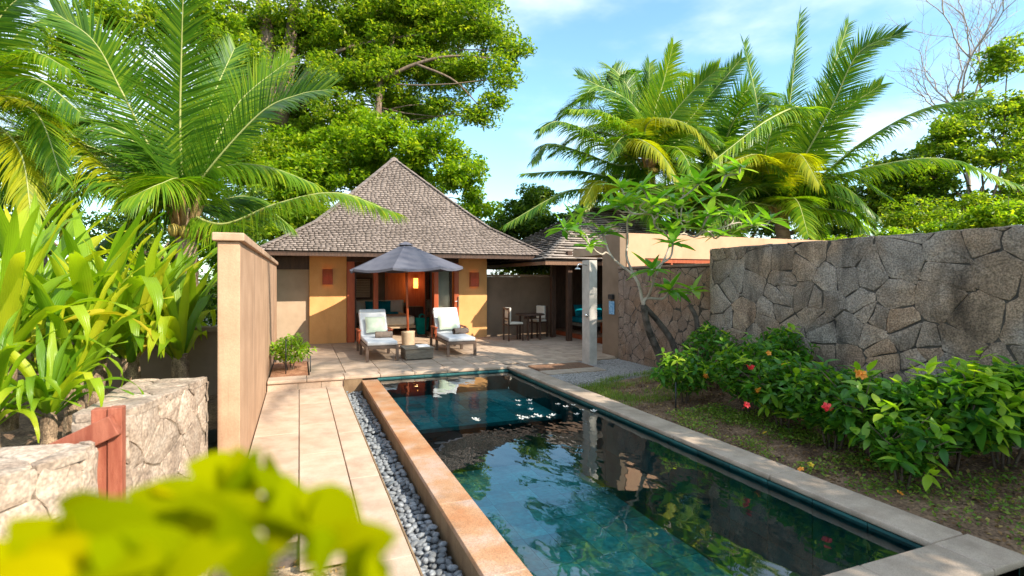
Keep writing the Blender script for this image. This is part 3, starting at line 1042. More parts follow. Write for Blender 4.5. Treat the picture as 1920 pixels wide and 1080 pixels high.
for (x0, x1, cuts) in ((-0.505, -0.003, [4.15, 5.55, 7.0, 8.45, 9.80]), (-0.003, 0.437, [3.75, 4.92, 6.10, 7.35, 8.6, 9.80]), (0.437, 0.715, [2.2, 3.6, 5.2, 6.8, 8.4, 9.80])):
    for k in range(len(cuts) - 1):
        slab(path, x0, x1, cuts[k], cuts[k + 1], PATH_Z, M['path'], g=0.0045 if x0 != -0.505 else 0.004)
b = MB(); b.box(0.45, 0.71, 2.2, 3.9, -0.5, PATH_Z - 0.055)
b.build('footing', M['joint'], path)

# ---- patio with its tiles (raised one step)
patio = thing('patio', 'sunlit tiled patio between the pool and the bungalow', None, (3, 12.5, 0))
tag(patio, kind='structure')
b = MB()
b.box(-0.50, 4.15, 9.86, 10.22, -0.42, -0.03)
b.box(0.16, 4.15, 10.22, 15.1, -0.42, -0.03)
b.box(4.15, 7.5, 9.98, 15.4, -0.42, -0.03)
b.box(-0.50, 0.16, 12.05, 15.1, -0.42, -0.03)
b.build('joint_bed', M['joint'], patio)
# the riser of the step and the nosing row
for k in range(7):
    x0 = -0.50 + k * 0.62
    slab(patio, x0, min(x0 + 0.62, 4.15), 9.80, 10.20, 0.0, M['path'], t=0.055, g=0.003, name='nosing', bev=0.008)
for (x0, x1) in ((-0.5, -0.02), (-0.02, 0.36), (0.36, 0.73)):
    b = MB(); b.box(x0 + 0.003, x1 - 0.003, 9.835, 9.86, PATH_Z - 0.02, -0.057)
    b.build('riser_tile', M['path'], patio, origin=((x0 + x1) / 2, 9.84, -0.1))
T = 0.62
for i in range(14):
    for j in range(9):
        x0, y0 = -0.45 + i * T, 10.20 + j * T
        x1, y1 = x0 + T, min(y0 + T, 15.38)
        if x0 > 7.4: continue
        if x1 <= 0.2 and y0 < 11.9: continue
        if x0 < 5.2 and y0 > 15.05: continue
        x1 = min(x1, 7.49)
        if y1 - y0 < 0.1 or x1 - x0 < 0.1: continue
        if x0 > 2.6 and y0 < 12.6:      # smaller tiles on the right as in the photograph
            for (xa, xb) in ((x0, (x0 + x1) / 2), ((x0 + x1) / 2, x1)):
                for (ya, yb) in ((y0, (y0 + y1) / 2), ((y0 + y1) / 2, y1)):
                    slab(patio, xa, xb, ya, yb, 0.0, M['patio'], g=0.005, name='tile', bev=0.004, jit=0.002)
        else:
            slab(patio, x0, x1, y0, y1, 0.0, M['patio'], g=0.005, name='tile', bev=0.004, jit=0.002)
for i in range(4):
    slab(patio, 4.17 + i * 0.57, 4.17 + (i + 1) * 0.57, 9.98, 10.20, 0.0, M['patio'], g=0.004, name='tile', bev=0.004)

# small raised planter bed at the patio's left corner
sheet('planter_soil', -0.48, 0.15, 10.22, 12.04, -0.005, M['soil_red'], 0.02, 0.08, 'reddish soil of the small bed at the foot of the tan wall')

# ---- concrete pad by the shower
pad = thing('shower_pad', 'pale stone pad around the wooden shower grate', None, (4.8, 9.2, 0)); tag(pad, kind='structure')
for i in range(2):
    slab(pad, 4.17 + i * 0.62, 4.17 + (i + 1) * 0.62, 8.72, 9.10, 0.0, M['coping'], t=0.09, name='slab')
slab(pad, 4.17, 5.41, 9.76, 9.97, 0.0, M['coping'], t=0.09, name='slab')

# ================================================================== THE POOL
pool = thing('swimming_pool', 'long rectangular dark green slate pool with stone coping', 'swimming pool', (2.5, 6, -1))
DEP = -1.12
b = MB()
b.box(PX0 - 0.26, PX1 + 0.3, PY0 - 0.3, PY1 + 0.12, DEP - 0.2, DEP - 0.03)
b.box(PX0 - 0.25, PX0 - 0.02, PY0 - 0.3, PY1, DEP - 0.03, WATER_Z - 0.035)
b.box(PX1 + 0.02, PX1 + 0.3, PY0 - 0.3, PY1, DEP - 0.03, -0.062)
b.box(PX0, PX1, PY0 - 0.3, PY0 - 0.02, DEP - 0.03, -0.062)
b.box(PX0, PX1, PY1 + 0.02, PY1 + 0.1, DEP - 0.03, -0.062)
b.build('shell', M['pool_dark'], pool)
tm = MB(); tm.box(-0.2, 0.2, -0.2, 0.2, -0.02, 0.0)
t0 = tm.build('tile', M['pool_tile'])
tile_me = t0.data
bpy.data.objects.remove(t0)
nx, ny = 8, 20
sx, sy = (PX1 - PX0) / nx, (7.55 - PY0) / 17
pr = pool.location
for i in range(nx):
    for j in range(17):
        inst('tile', tile_me, pool, (PX0 + (i + .5) * sx - pr.x, PY0 + (j + .5) * sy - pr.y, DEP - pr.z + rng.uniform(-.002, .002)), None, ((sx - .004) / .4, (sy - .004) / .4, 1))
# the shallow ledge at the far end
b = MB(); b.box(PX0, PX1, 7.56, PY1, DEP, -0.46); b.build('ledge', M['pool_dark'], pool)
for i in range(nx):
    for j in range(7):
        yy = (PY1 - 7.55) / 7
        inst('tile', tile_me, pool, (PX0 + (i + .5) * sx - pr.x, 7.55 + (j + .5) * yy - pr.y, -0.44 - pr.z), None, ((sx - .004) / .4, (yy - .004) / .4, 1))
b = MB(); b.box(PX0, PX1, 7.50, 7.555, -0.48, -0.425); b.build('ledge_edge', M['pool_tile'], pool)
# side wall tiles of the pool: far wall, right wall, near wall, inner left wall
def wall_tiles(name, O, U, W, z0, z1, n, m, Nn, rows=2, skip=None):
    U, Nn = Vector(U), Vector(Nn)
    for k in range(n):
        for q in range(rows):
            za, zb = z0 + (z1 - z0) * q / rows, z0 + (z1 - z0) * (q + 1) / rows
            b = MB()
            c = Vector(O) + U * (W * (k + .5) / n) + Vector((0, 0, (za + zb) / 2))
            b.obox(c, U * (W / n / 2 - .003), Nn * .009, (0, 0, (zb - za) / 2 - .003))
            b.build(name, m, pool, origin=c)
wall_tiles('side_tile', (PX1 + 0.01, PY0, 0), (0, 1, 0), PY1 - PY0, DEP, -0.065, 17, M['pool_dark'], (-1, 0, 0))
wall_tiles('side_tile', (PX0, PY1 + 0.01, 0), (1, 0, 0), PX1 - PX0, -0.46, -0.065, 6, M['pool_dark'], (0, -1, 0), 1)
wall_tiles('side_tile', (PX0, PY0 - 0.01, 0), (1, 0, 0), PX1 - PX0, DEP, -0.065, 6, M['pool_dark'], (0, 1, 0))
wall_tiles('side_tile', (PX0 - 0.01, PY0, 0), (0, 1, 0), PY1 - PY0, DEP, WATER_Z - 0.04, 15, M['pool_tile'], (1, 0, 0))
# coping: right side, near end, far end under the nosing
for k in range(6):
    y0 = PY0 + k * (PY1 + 0.17 - PY0) / 6
    slab(pool, PX1 - 0.03, 4.15, y0, y0 + (PY1 + 0.17 - PY0) / 6, 0.0, M['coping'], t=0.055, g=0.0016, name='coping_slab', bev=0.012)
slab(pool, PX1 - 0.03, 4.17, 1.86, PY0 + 0.03 - 0.03, 0.0, M['coping'], t=0.055, g=0.0016, name='coping_slab', bev=0.012)
for k in range(4):
    x0 = 1.02 + k * (PX1 - 0.03 - 1.02) / 4
    slab(pool, x0, x0 + (PX1 - 0.03 - 1.02) / 4, 1.86, PY0, 0.0, M['coping'], t=0.055, g=0.002, name='coping_slab', bev=0.012)
b = MB(); b.box(4.06, 4.13, 1.9, 9.9, -0.5, -0.056); b.box(1.05, 4.13, 1.90, 1.97, -0.5, -0.056)
b.build('footing', M['coping'], pool)
# rust coloured overflow wall on the left with its top tiles and outer face
for k in range(7):
    y0, y1 = 1.9 + k * 7.9 / 7, 1.9 + (k + 1) * 7.9 / 7
    b = MB(); b.box(1.035, 1.312, y0 + .0005, y1 - .0005, -0.13, WATER_Z + 0.006)
    b.build('rim_tile', M['rust'], pool, bevel=0.004, segs=1, origin=(1.17, (y0 + y1) / 2, -0.1))
    b = MB(); b.box(1.045, 1.06, y0 + .002, y1 - .002, -0.55, -0.131)
    b.build('outer_tile', M['poolwall'], pool, origin=(1.05, (y0 + y1) / 2, -0.3))
b = MB(); b.box(0.73, 1.045, 9.80, 9.835, -0.5, -0.057); b.build('channel_end', M['poolwall'], pool)
b = MB(); b.box(0.716, 0.728, 2.2, 9.83, -0.5, PATH_Z - 0.004); b.build('channel_side', M['poolwall'], pool)

# water
b = MB()
b.add([(PX0, PY0, WATER_Z), (PX1, PY0, WATER_Z), (PX1, PY1, WATER_Z), (PX0, PY1, WATER_Z)], [(0, 1, 2, 3)])
tag(b.build('pool_water', M['water']), 'still teal pool water mirroring the palms and the sky', kind='structure')

# floating frangipani blossoms
b = MB()
for k in range(5):
    a = 2 * PI * k / 5
    d, s = Vector((math.cos(a), math.sin(a), 0)), Vector((-math.sin(a), math.cos(a), 0))
    p = [Vector((0, 0, 0.004)), d * .022 + s * .014 + Vector((0, 0, .008)), d * .045 + s * .010 + Vector((0, 0, .016)), d * .05 - s * .006 + Vector((0, 0, .018)), d * .025 - s * .014 + Vector((0, 0, .005))]
    b.add(p, [(0, 4, 3, 2, 1)])
bl0 = b.build('floating_blossom', M['petal_white'])
bl0.data.materials[0] = M['petal_white']
spots = [(971, 753), (993, 752), (973, 761), (994, 758), (995, 769), (1046, 759), (1061, 764), (1074, 761), (1091, 770), (1113, 772), (888, 786), (893, 788), (972, 781), (977, 787), (987, 785), (1005, 779), (1012, 782), (1036, 780), (1028, 784), (1081, 778), (981, 784), (998, 783), (896, 790)]
for k, (px, py) in enumerate(spots):
    o = bl0 if k == 0 else bl0.copy()
    if k: COL.objects.link(o)
    o.location = G(px, py, WATER_Z) + Vector((0, 0, 0.004))
    o.rotation_euler = (rng.uniform(-.12, .12), rng.uniform(-.12, .12), rng.uniform(0, 6))
    s = rng.uniform(0.75, 1.05); o.scale = (s, s, s)
    tag(o, 'small white frangipani blossom floating on the far half of the pool', 'flower', 'white blossoms floating on the pool')

# river pebbles in the channel
pm = []
for k in range(6):
    b = MB(); q = random.Random(k)
    n1, n2 = 8, 5
    vs = [(0, 0, -0.5)]
    for j in range(1, n2):
        th = PI * j / n2
        for i in range(n1):
            ph = 2 * PI * i / n1
            vs.append((0.5 * math.sin(th) * math.cos(ph) * (1 + q.uniform(-.08, .08)), 0.5 * math.sin(th) * math.sin(ph) * (1 + q.uniform(-.08, .08)), -0.5 * math.cos(th)))
    vs.append((0, 0, 0.5))
    fs = [(0, 1 + (i + 1) % n1, 1 + i) for i in range(n1)]
    for j in range(n2 - 2):
        for i in range(n1):
            a, c = 1 + j * n1 + i, 1 + j * n1 + (i + 1) % n1
            fs.append((a, c, c + n1, a + n1))
    l = len(vs) - 1
    fs += [(l, 1 + (n2 - 2) * n1 + i, 1 + (n2 - 2) * n1 + (i + 1) % n1) for i in range(n1)]
    b.add(vs, fs)
    me = bpy.data.meshes.new('pebble'); me.from_pydata(b.v, [], b.f); me.materials.append(M['pebble'])
    me.polygons.foreach_set('use_smooth', [True] * len(me.polygons))
    pm.append(me)
PEB = []
q = random.Random(8)
y = 2.15
while y < 9.8:
    sz = 0.062
    for layer, zz in ((0, -0.375), (1, -0.335), (2, -0.30)):
        x = 0.745 + q.uniform(0, 0.03)
        while x < 1.03:
            PEB.append((x + q.uniform(-.01, .01), y + q.uniform(-.02, .02), zz + q.uniform(-.018, .018) + (0.02 if layer == 2 and q.random() < .3 else 0),
                        (sz * q.uniform(.85, 1.5), sz * q.uniform(.7, 1.1), sz * q.uniform(.5, .8)), (q.uniform(-.35, .35), q.uniform(-.35, .35), q.uniform(0, 6.3)), q.randrange(6), layer))
            x += 0.057
    y += 0.052
near = [p for p in PEB if p[6] == 2][:295]
rest = [p for p in PEB if p not in near]
for (x, yy, zz, s, r_, k, _) in near:
    o = bpy.data.objects.new('pebble', pm[k]); o.location = (x, yy, zz); o.scale = s; o.rotation_euler = r_
    COL.objects.link(o)
    tag(o, 'smooth slate grey river pebble in the near part of the channel beside the pool', 'pebble', 'grey river pebbles at the near end of the channel')
VV, FF = [], []
off = 0
from mathutils import Euler
for (x, yy, zz, s, r_, k, _) in rest:
    me = pm[k]
    mm = Matrix.LocRotScale(Vector((x, yy, zz)), Euler(r_), Vector(s))
    vv = [mm @ v.co for v in me.vertices]
    VV.extend(vv)
    for f in me.polygons:
        FF.append(tuple(i + off for i in f.vertices))
    off += len(vv)
b = MB(); b.v = [tuple(v) for v in VV]; b.f = FF; b.mi = [0] * len(FF)
tag(b.build('pebble_run', M['pebble_bulk'], smooth=True), 'bed of grey river pebbles filling the channel beside the pool rim', kind='stuff')
b = MB(); b.box(0.73, 1.044, 1.9, 9.8, -0.55, -0.40)
tag(b.build('channel_floor', M['joint']), 'dark floor of the pebble channel', kind='structure')

# gravel by the shower, merged
def scatter_stones(name, n, area, zf, smin, smax, m, label, seed):
    r = np.random.RandomState(seed)
    V, Fq = [], []
    base = np.array([(1, 0, 0), (0, 1, 0), (-1, 0, 0), (0, -1, 0), (0, 0, .7), (0, 0, -.6)], dtype=float)
    tri = np.array([(0, 1, 4), (1, 2, 4), (2, 3, 4), (3, 0, 4), (1, 0, 5), (2, 1, 5), (3, 2, 5), (0, 3, 5)])
    pts = area(n, r)
    for k, (x, y) in enumerate(pts):
        s = r.uniform(smin, smax)
        a = r.uniform(0, 6.3)
        R2 = np.array([[math.cos(a), -math.sin(a), 0], [math.sin(a), math.cos(a), 0], [0, 0, 1]])
        v = (base * np.array([s, s * r.uniform(.6, 1), s * r.uniform(.5, .9)]) + r.uniform(-.15, .15, (6, 3)) * s) @ R2.T
        V.append(v + np.array([x, y, zf(x, y)])); Fq.append(tri + 6 * k)
    o = np_mesh(name, np.concatenate(V), np.concatenate(Fq), m, smooth=False)
    return tag(o, label, kind='stuff')


def gravel_area(n, r):
    out = []
    while len(out) < n:
        x, y = r.uniform(4.17, 6.45), r.uniform(7.75, 9.93)
        if x < 5.43 and y > 8.70: continue
        if y < 7.95 + 0.15 * math.sin(x * 5) and r.uniform() < .7: continue
        out.append((x, y))
    return out


scatter_stones('gravel', 9000, gravel_area, lambda x, y: -0.022, 0.010, 0.024, M['gravel'], 'fine grey gravel between the shower pad and the stone wall', 4)
scatter_stones('soil_crumbs', 4200, lambda n, r: [(r.uniform(4.18, 6.2), r.uniform(0.9, 7.6)) for _ in range(n)], lambda x, y: -0.045 + bed_slope(x, y), 0.006, 0.022, M['soil'], 'crumbs of brown soil scattered over the flower bed', 5)

# ================================================================== WALLS
# tan plastered garden wall
w = thing('garden_wall', 'tall tan plastered wall running along the path to the bungalow', 'wall', (-0.6, 10, 0))
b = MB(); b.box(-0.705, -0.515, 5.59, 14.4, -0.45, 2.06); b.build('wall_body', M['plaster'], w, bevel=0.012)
b = MB(); b.box(-0.745, -0.475, 5.55, 14.42, 2.062, 2.14); b.build('wall_cap', M['plaster_cap'], w, bevel=0.012)

# dark garden wall behind the lilies
w = thing('garden_wall', 'low dark brown plastered wall in shade behind the lilies', 'wall', (-3, 8, 0))
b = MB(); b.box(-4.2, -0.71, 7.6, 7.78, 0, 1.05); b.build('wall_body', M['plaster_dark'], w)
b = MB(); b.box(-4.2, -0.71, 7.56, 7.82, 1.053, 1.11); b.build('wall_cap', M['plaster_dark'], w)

# back wall of the dining corner
w = thing('boundary_wall', 'brown plastered boundary wall behind the dining table', 'wall', (9, 15.5, 0))
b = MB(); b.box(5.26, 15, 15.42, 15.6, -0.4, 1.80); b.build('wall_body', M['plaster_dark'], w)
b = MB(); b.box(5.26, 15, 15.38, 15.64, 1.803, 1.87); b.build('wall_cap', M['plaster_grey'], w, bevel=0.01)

# high granite wall on the right
hw = thing('stone_wall', 'high wall of big irregular granite stones above the flower bed', 'wall', (6.5, 2, 0))
b = MB(); b.box(6.303, 6.75, -2.5, 6.97, -0.3, 2.20); b.build('core', M['mortar'], hw)
stone_face(hw, (6.322, 6.97, -0.1), (0, -1, 0), (0, 0, 1), 8.2, 2.31, 0.27, M['granite'], normal=(-1, 0, 0), depth=0.032, dome=0.008, gap=0.003, rough=0.016, aspect=1.3)
stone_face(hw, (6.75, 6.955, -0.1), (-1, 0, 0), (0, 0, 1), 0.44, 2.31, 0.36, M['granite'], normal=(0, 1, 0), depth=0.03, dome=0.01, gap=0.009)
stone_face(hw, (6.31, 6.97, 2.185), (0, -1, 0), (1, 0, 0), 8.2, 0.44, 0.42, M['granite'], normal=(0, 0, 1), depth=0.03, dome=0.01, gap=0.008, aspect=1.6)
for ch in hw.children:
    if ch.name.startswith('stone') and rng.random() < 0.35 and ch.location.z < 1.3:
        ch.data.materials[0] = M['granite_warm']

# lower granite wall farther back
lw = thing('stone_wall', 'lower wall of small rough stones behind the frangipani', 'wall', (6.6, 8.5, 0))
b = MB(); b.box(6.49, 6.8, 7.0, 9.98, -0.3, 1.93); b.build('core', M['mortar'], lw)
stone_face(lw, (6.505, 9.98, -0.1), (0, -1, 0), (0, 0, 1), 2.99, 2.02, 0.20, M['granite_small'], normal=(-1, 0, 0), depth=0.02, dome=0.005, gap=0.004, aspect=1.3)
b = MB(); b.box(6.46, 6.82, 7.0, 9.98, 1.935, 1.985); b.build('cap', M['granite_small'], lw, bevel=0.01)

# pale stone blocks of the gate at the left
def stone_block(label, poly, z0, z1, size, seed):
    r = random.Random(seed)
    cx = sum(p[0] for p in poly) / len(poly); cy = sum(p[1] for p in poly) / len(poly)
    t = thing('stone_wall', label, 'wall', (cx, cy, z0))
    ip = [(cx + (p[0] - cx) * .95, cy + (p[1] - cy) * .95) for p in poly]
    b = MB(); b.prism(ip, z0, z1 - 0.02); b.build('core', M['pale_mortar'], t)
    n = len(poly)
    for i in range(n):
        p, q = Vector((*poly[i], 0)), Vector((*poly[(i + 1) % n], 0))
        U = (q - p).normalized()
        Nn = U.cross(Vector((0, 0, 1)))
        L = (q - p).length
        Oi = p - Nn * 0.045
        Oi.z = z0
        stone_face(t, Oi, U, (0, 0, 1), L, z1 - z0 - 0.03, size, M['pale_stone'], normal=Nn, depth=0.045, dome=0.010, gap=0.0045, r=r, rough=0.012)
    tp = [(p[0], p[1]) for p in poly]
    stone_face(t, (0, 0, z1 - 0.035), (1, 0, 0), (0, 1, 0), 1, 1, size * 1.3, M['pale_stone'], poly=tp, normal=(0, 0, 1), depth=0.035, dome=0.008, gap=0.004, r=r, rough=0.012)
    return t


stone_block('pale granite gate wall between the red post and the tan wall', [(-1.41, 4.40), (-1.085, 4.41), (-0.79, 5.68), (-1.41, 5.74)], -0.4, 0.80, 0.23, 3)
stone_block('sunlit pale granite wall end in front of the red gate', [(-1.42, 3.20), (-1.12, 3.66), (-1.10, 3.84), (-2.6, 3.95), (-2.6, 3.0)], -0.4, 0.75, 0.26, 4)

# red wooden gate
g = thing('gate', 'weathered red wooden gate post and sloping rail between pale stone walls', 'gate', (-1.1, 4.05, 0))
b = MB(); b.box(-1.19, -1.105, 4.00, 4.08, -0.4, 0.90); b.build('post', M['gate_wood'], g, bevel=0.006)
b = MB(); b.box(-1.102, -1.025, 3.985, 4.07, -0.4, 0.905); b.build('post', M['gate_wood'], g, bevel=0.006)
b = MB(); b.bar((-1.05, 3.955, 0.81), (-1.75, 4.08, 0.47), 0.05, 0.13); b.build('rail', M['gate_wood'], g, bevel=0.006)
for k in range(5):
    x = -1.27 - k * 0.105
    b = MB(); b.box(x - .048, x + .048, 4.11, 4.135, -0.35, 0.66 - 0.045 * k - 0.05); b.build('board', M['gate_wood'], g, bevel=0.004, segs=1, origin=(x, 4.1, 0))

# ================================================================== ROOFS OF SHINGLES
def roof(parent, x0, x1, y0, y1, prof, expo, wid, m, mu, seed=1, ridge=True, thick=0.016, faces=4):
    """hipped roof; prof = [(inset, z), ...] from eave to apex"""
    r = np.random.RandomState(seed)
    W, D = x1 - x0, y1 - y0
    cx, cy = (x0 + x1) / 2, (y0 + y1) / 2
    # underlay
    b = MB()
    ks = []
    for (s, z) in prof:
        s2 = min(s, D / 2 - 0.001, W / 2 - 0.001)
        k = [(x0 + s2, y0 + s2, z - .03), (x1 - s2, y0 + s2, z - .03), (x1 - s2, y1 - s2, z - .03), (x0 + s2, y1 - s2, z - .03)]
        ks.append(k)
    vs = [v for k in ks for v in k]
    fs = []
    for i in range(len(ks) - 1):
        for j in range(4):
            a, c = 4 * i + j, 4 * i + (j + 1) % 4
            fs.append((a, c, c + 4, a + 4))
    b.add(vs, fs)
    b.build('underlay', mu, parent)
    # shingles
    frames = [(Vector((x0, y0, 0)), Vector((1, 0, 0)), Vector((0, 1, 0)), W), (Vector((x1, y0, 0)), Vector((0, 1, 0)), Vector((-1, 0, 0)), D),
              (Vector((x1, y1, 0)), Vector((-1, 0, 0)), Vector((0, -1, 0)), W), (Vector((x0, y1, 0)), Vector((0, -1, 0)), Vector((1, 0, 0)), D)]
    # arc length table
    rows = []
    for i in range(len(prof) - 1):
        (s0, z0), (s1, z1) = prof[i], prof[i + 1]
        L = math.hypot(s1 - s0, z1 - z0)
        n = max(1, round(L / expo))
        for k in range(n):
            f = k / n
            rows.append((s0 + (s1 - s0) * f, z0 + (z1 - z0) * f, (s1 - s0) / L, (z1 - z0) / L, L / n))
    V, Fq = [], []
    off = 0
    for (O, U, I, LW) in frames[:faces]:
        for ri, (s, z, ds, dz, ex) in enumerate(rows):
            a, e = s, LW - s
            if e - a < 0.05: continue
            x = a - r.uniform(0, wid)
            while x < e:
                w = wid * r.uniform(0.65, 1.35)
                xa, xb = max(a - 0.01, x + 0.012), min(e + 0.01, x + w)
                x += w
                if xb - xa < 0.03: continue
                lo = r.uniform(-0.006, 0.006)
                ln = ex * 1.25
                n = (-ds * 0 - dz, ds)   # normal in (inset, z): (-dz, ds)
                t0, t1 = thick * r.uniform(1.3, 1.8), 0.002
                th = thick * 0.9
                def pt(xx, along, up):
                    ss = s + ds * along - dz * up
                    zz = z + dz * along + ds * up
                    return O + U * xx + I * ss + Vector((0, 0, zz))
                # taper so the piece follows the hip line
                q0, q1 = max(xa, s - 0.01), xb
                vv = [pt(xa, lo, t0 - th), pt(xb, lo, t0 - th), pt(xb, lo + ln, t1 - th), pt(xa, lo + ln, t1 - th),
                      pt(xa, lo, t0), pt(xb, lo, t0), pt(xb, lo + ln, t1), pt(xa, lo + ln, t1)]
                V.extend([tuple(p) for p in vv])
                for f in ((4, 5, 6, 7), (0, 1, 5, 4), (1, 2, 6, 5), (3, 0, 4, 7)):
                    Fq.append(tuple(k + off for k in f))
                off += 8
    o = np_mesh('shingles', np.array(V), np.array(Fq), m, parent)
    o.data.materials.append(M['shingle_end'])
    o.data.polygons.foreach_set('material_index', np.tile(np.array([0, 1, 0, 0], dtype=np.int32), len(Fq) // 4))
    o['kind'] = 'stuff'
    # hip caps
    if ridge:
        b = MB()
        for (sx, sy, ax, ay) in ((1, 1, x0, y0), (-1, 1, x1, y0), (-1, -1, x1, y1), (1, -1, x0, y1)):
            for (s, z, ds, dz, ex) in rows:
                p = Vector((ax + sx * s, ay + sy * s, z + 0.03))
                d = Vector((sx * ds, sy * ds, dz)).normalized()
                sd = Vector((sx, -sy, 0)).normalized()
                nn = sd.cross(d)
                if nn.z < 0: nn = -nn
                b.obox(p + d * ex * .5 + nn * 0.012, d * ex * 0.95, sd * 0.075, nn * 0.012)
        b.build('hip_cap', m, parent)
        b = MB()
        zt = prof[-1][1]
        hw_ = max(0.12, (W - D) / 2 + .1)
        b.lathe([(0.16, -0.06), (0.13, 0.03), (0.05, 0.08), (0.01, 0.10)], (cx, cy, zt), 8)
        b.build('apex_cap', m, parent)


def eaves(parent, x0, x1, y0, y1, z, m, depth=1.3, step=0.6):
    b = MB()
    b.box(x0 + .01, x1 - .01, y0 + .01, y0 + .045, z - 0.13, z - 0.035)
    b.box(x0 + .01, x1 - .01, y1 - .045, y1 - .01, z - 0.13, z - 0.035)
    b.box(x0 + .01, x0 + .045, y0 + .05, y1 - .05, z - 0.13, z - 0.035)
    b.box(x1 - .045, x1 - .01, y0 + .05, y1 - .05, z - 0.13, z - 0.035)
    b.build('fascia', m, parent)
    n = int((x1 - x0) / step)
    for i in range(n):
        x = x0 + 0.3 + i * step
        dd = min(depth, x - x0 - 0.1, x1 - x - 0.1)
        if dd < 0.15: continue
        b = MB()
        b.bar((x, y0 + 0.05, z - 0.10), (x, y0 + dd, z - 0.12 + dd * 0.42), 0.05, 0.08)
        b.build('rafter', m, parent, origin=(x, y0 + .3, z))


# ================================================================== THE BUNGALOW
house = thing('bungalow', 'ochre bungalow with steep grey shingled hip roof and open red wood doors', 'bungalow', (2.9, 17.0, 0))
RP = [(0.0, 2.40), (0.7, 2.83), (1.35, 3.25), (1.9, 3.76), (3.8, 5.64)]
roof(house, -0.92, 6.70, 13.90, 21.52, RP, 0.10, 0.135, M['shingle'], M['under'], 2, thick=0.02)
eaves(house, -0.92, 6.70, 13.90, 21.52, 2.42, M['dark_wood'])
b = MB()
b.box(0.25, 1.195, 15.10, 15.35, -0.05, 2.75)
b.build('pillar', M['ochre'], house, bevel=0.01)
b = MB(); b.box(4.345, 5.22, 15.10, 15.35, -0.05, 2.75); b.build('pillar', M['ochre'], house, bevel=0.01)
b = MB(); b.box(-0.62, 0.247, 15.24, 15.40, -0.05, 2.75); b.build('side_wall', M['plaster_grey'], house)
b = MB(); b.box(-0.60, 0.245, 15.19, 15.237, 1.98, 2.75); b.build('dark_band', M['dark_wood'], house)
b = MB(); b.box(5.05, 5.217, 15.353, 20.4, -0.05, 2.75); b.build('side_wall', M['ochre'], house)
b = MB(); b.box(-0.62, -0.45, 15.403, 20.4, -0.05, 2.75); b.build('side_wall', M['plaster_grey'], house)
b = MB(); b.box(-0.62, 5.217, 20.403, 20.6, -0.05, 2.75); b.build('back_wall', M['plaster_grey'], house)
b = MB(); b.box(1.198, 4.342, 15.12, 15.33, 2.20, 2.74); b.build('lintel', M['dark_wood'], house)
for (xa, xb) in ((1.205, 1.40), (1.90, 2.03), (3.60, 3.73), (4.20, 4.335)):
    b = MB(); b.box(xa, xb, 15.06, 15.20, 0.0, 2.20); b.build('door_post', M['red_wood'], house, bevel=0.006)
# folded glass door leaves beside the posts
for (xa, sgn) in ((1.44, 1), (3.56, -1), (4.16, -1)):
    b = MB()
    y0, y1 = 15.23, 16.0
    b.box(xa - .02, xa + .02, y0, y0 + .07, 0.03, 2.18); b.box(xa - .02, xa + .02, y1 - .07, y1, 0.03, 2.18)
    b.box(xa - .02, xa + .02, y0 + .072, y1 - .072, 0.03, 0.18); b.box(xa - .02, xa + .02, y0 + .072, y1 - .072, 2.08, 2.18)
    d = b.build('door_leaf', M['dark_wood'], house, origin=(xa, y0, 0.03))
    b = MB(); b.box(xa - .004, xa + .004, y0 + .072, y1 - .072, 0.182, 2.078); b.build('pane', M['glass'], d)
b = MB(); b.box(4.305, 4.32, 15.02, 15.057, 0.93, 1.22); b.tube([(4.27, 15.0, 1.08), (4.20, 15.0, 1.08)], 0.012, 6)
b.build('door_handle', M['metal'], house)
# interior
b = MB(); b.box(1.0, 5.05, 15.103, 20.4, -0.06, 0.012); b.build('inner_floor', M['patio'], house)
b = MB(); b.box(1.0, 5.05, 19.0, 19.1, 0.013, 2.9); b.build('inner_wall', mat('inner_wall', (0.20, 0.16, 0.12), (0.26, 0.21, 0.16), 2, 0.9, 0.05), house)
b = MB(); b.box(0.9, 1.0, 15.353, 19.1, 0.013, 2.9); b.build('inner_wall', MATS['inner_wall'], house)
b = MB(); b.box(1.0, 5.04, 15.353, 18.99, 2.76, 2.82); b.build('ceiling', M['panel_wood'], house)
b = MB(); b.box(3.52, 5.0, 18.93, 18.99, 0.02, 2.5); b.build('wood_panel', M['red_wood'], house, bevel=0.01)
b = MB(); b.box(2.78, 3.50, 18.93, 18.985, 0.9, 2.1); wp = b.build('wood_panel', M['panel_wood'], house, bevel=0.01)
b = MB(); b.box(2.86, 3.42, 18.915, 18.928, 1.0, 2.0); b.build('inset', M['panel_wood'], wp, bevel=0.004)
# window with a white louvre blind
b = MB(); b.box(1.75, 1.80, 18.93, 18.99, 1.05, 1.78); b.box(2.28, 2.33, 18.93, 18.99, 1.05, 1.78); b.box(1.80, 2.28, 18.93, 18.99, 1.05, 1.09); b.box(1.80, 2.28, 18.93, 18.99, 1.74, 1.78)
wi = b.build('window', M['dark_wood'], house)
b = MB()
for k in range(11):
    b.obox((2.04, 18.95, 1.13 + k * .058), (0.235, 0, 0), (0, .018, .02), (0, -.0015, .0015))
b.build('louvre_blind', M['cream_fabric'], wi)
# curtain in folds
b = MB()
n = 60
prev = None
vs, fs = [], []
for i in range(n + 1):
    x = 3.80 + 0.40 * i / n
    y = 15.48 + 0.035 * math.sin(i * 1.05)
    for yy in (y, y + .006):
        vs += [(x, yy, 0.04), (x, yy, 2.19)]
for i in range(n):
    a = 4 * i
    fs += [(a, a + 4, a + 5, a + 1), (a + 2, a + 3, a + 7, a + 6), (a + 1, a + 5, a + 7, a + 3), (a, a + 2, a + 6, a + 4)]
fs += [(0, 1, 3, 2), (4 * n, 4 * n + 2, 4 * n + 3, 4 * n + 1)]
b.add(vs, fs)
tag(b.build('curtain', M['curtain'], smooth=True), 'pale olive curtain hanging in folds at the right of the open doors', 'curtain')


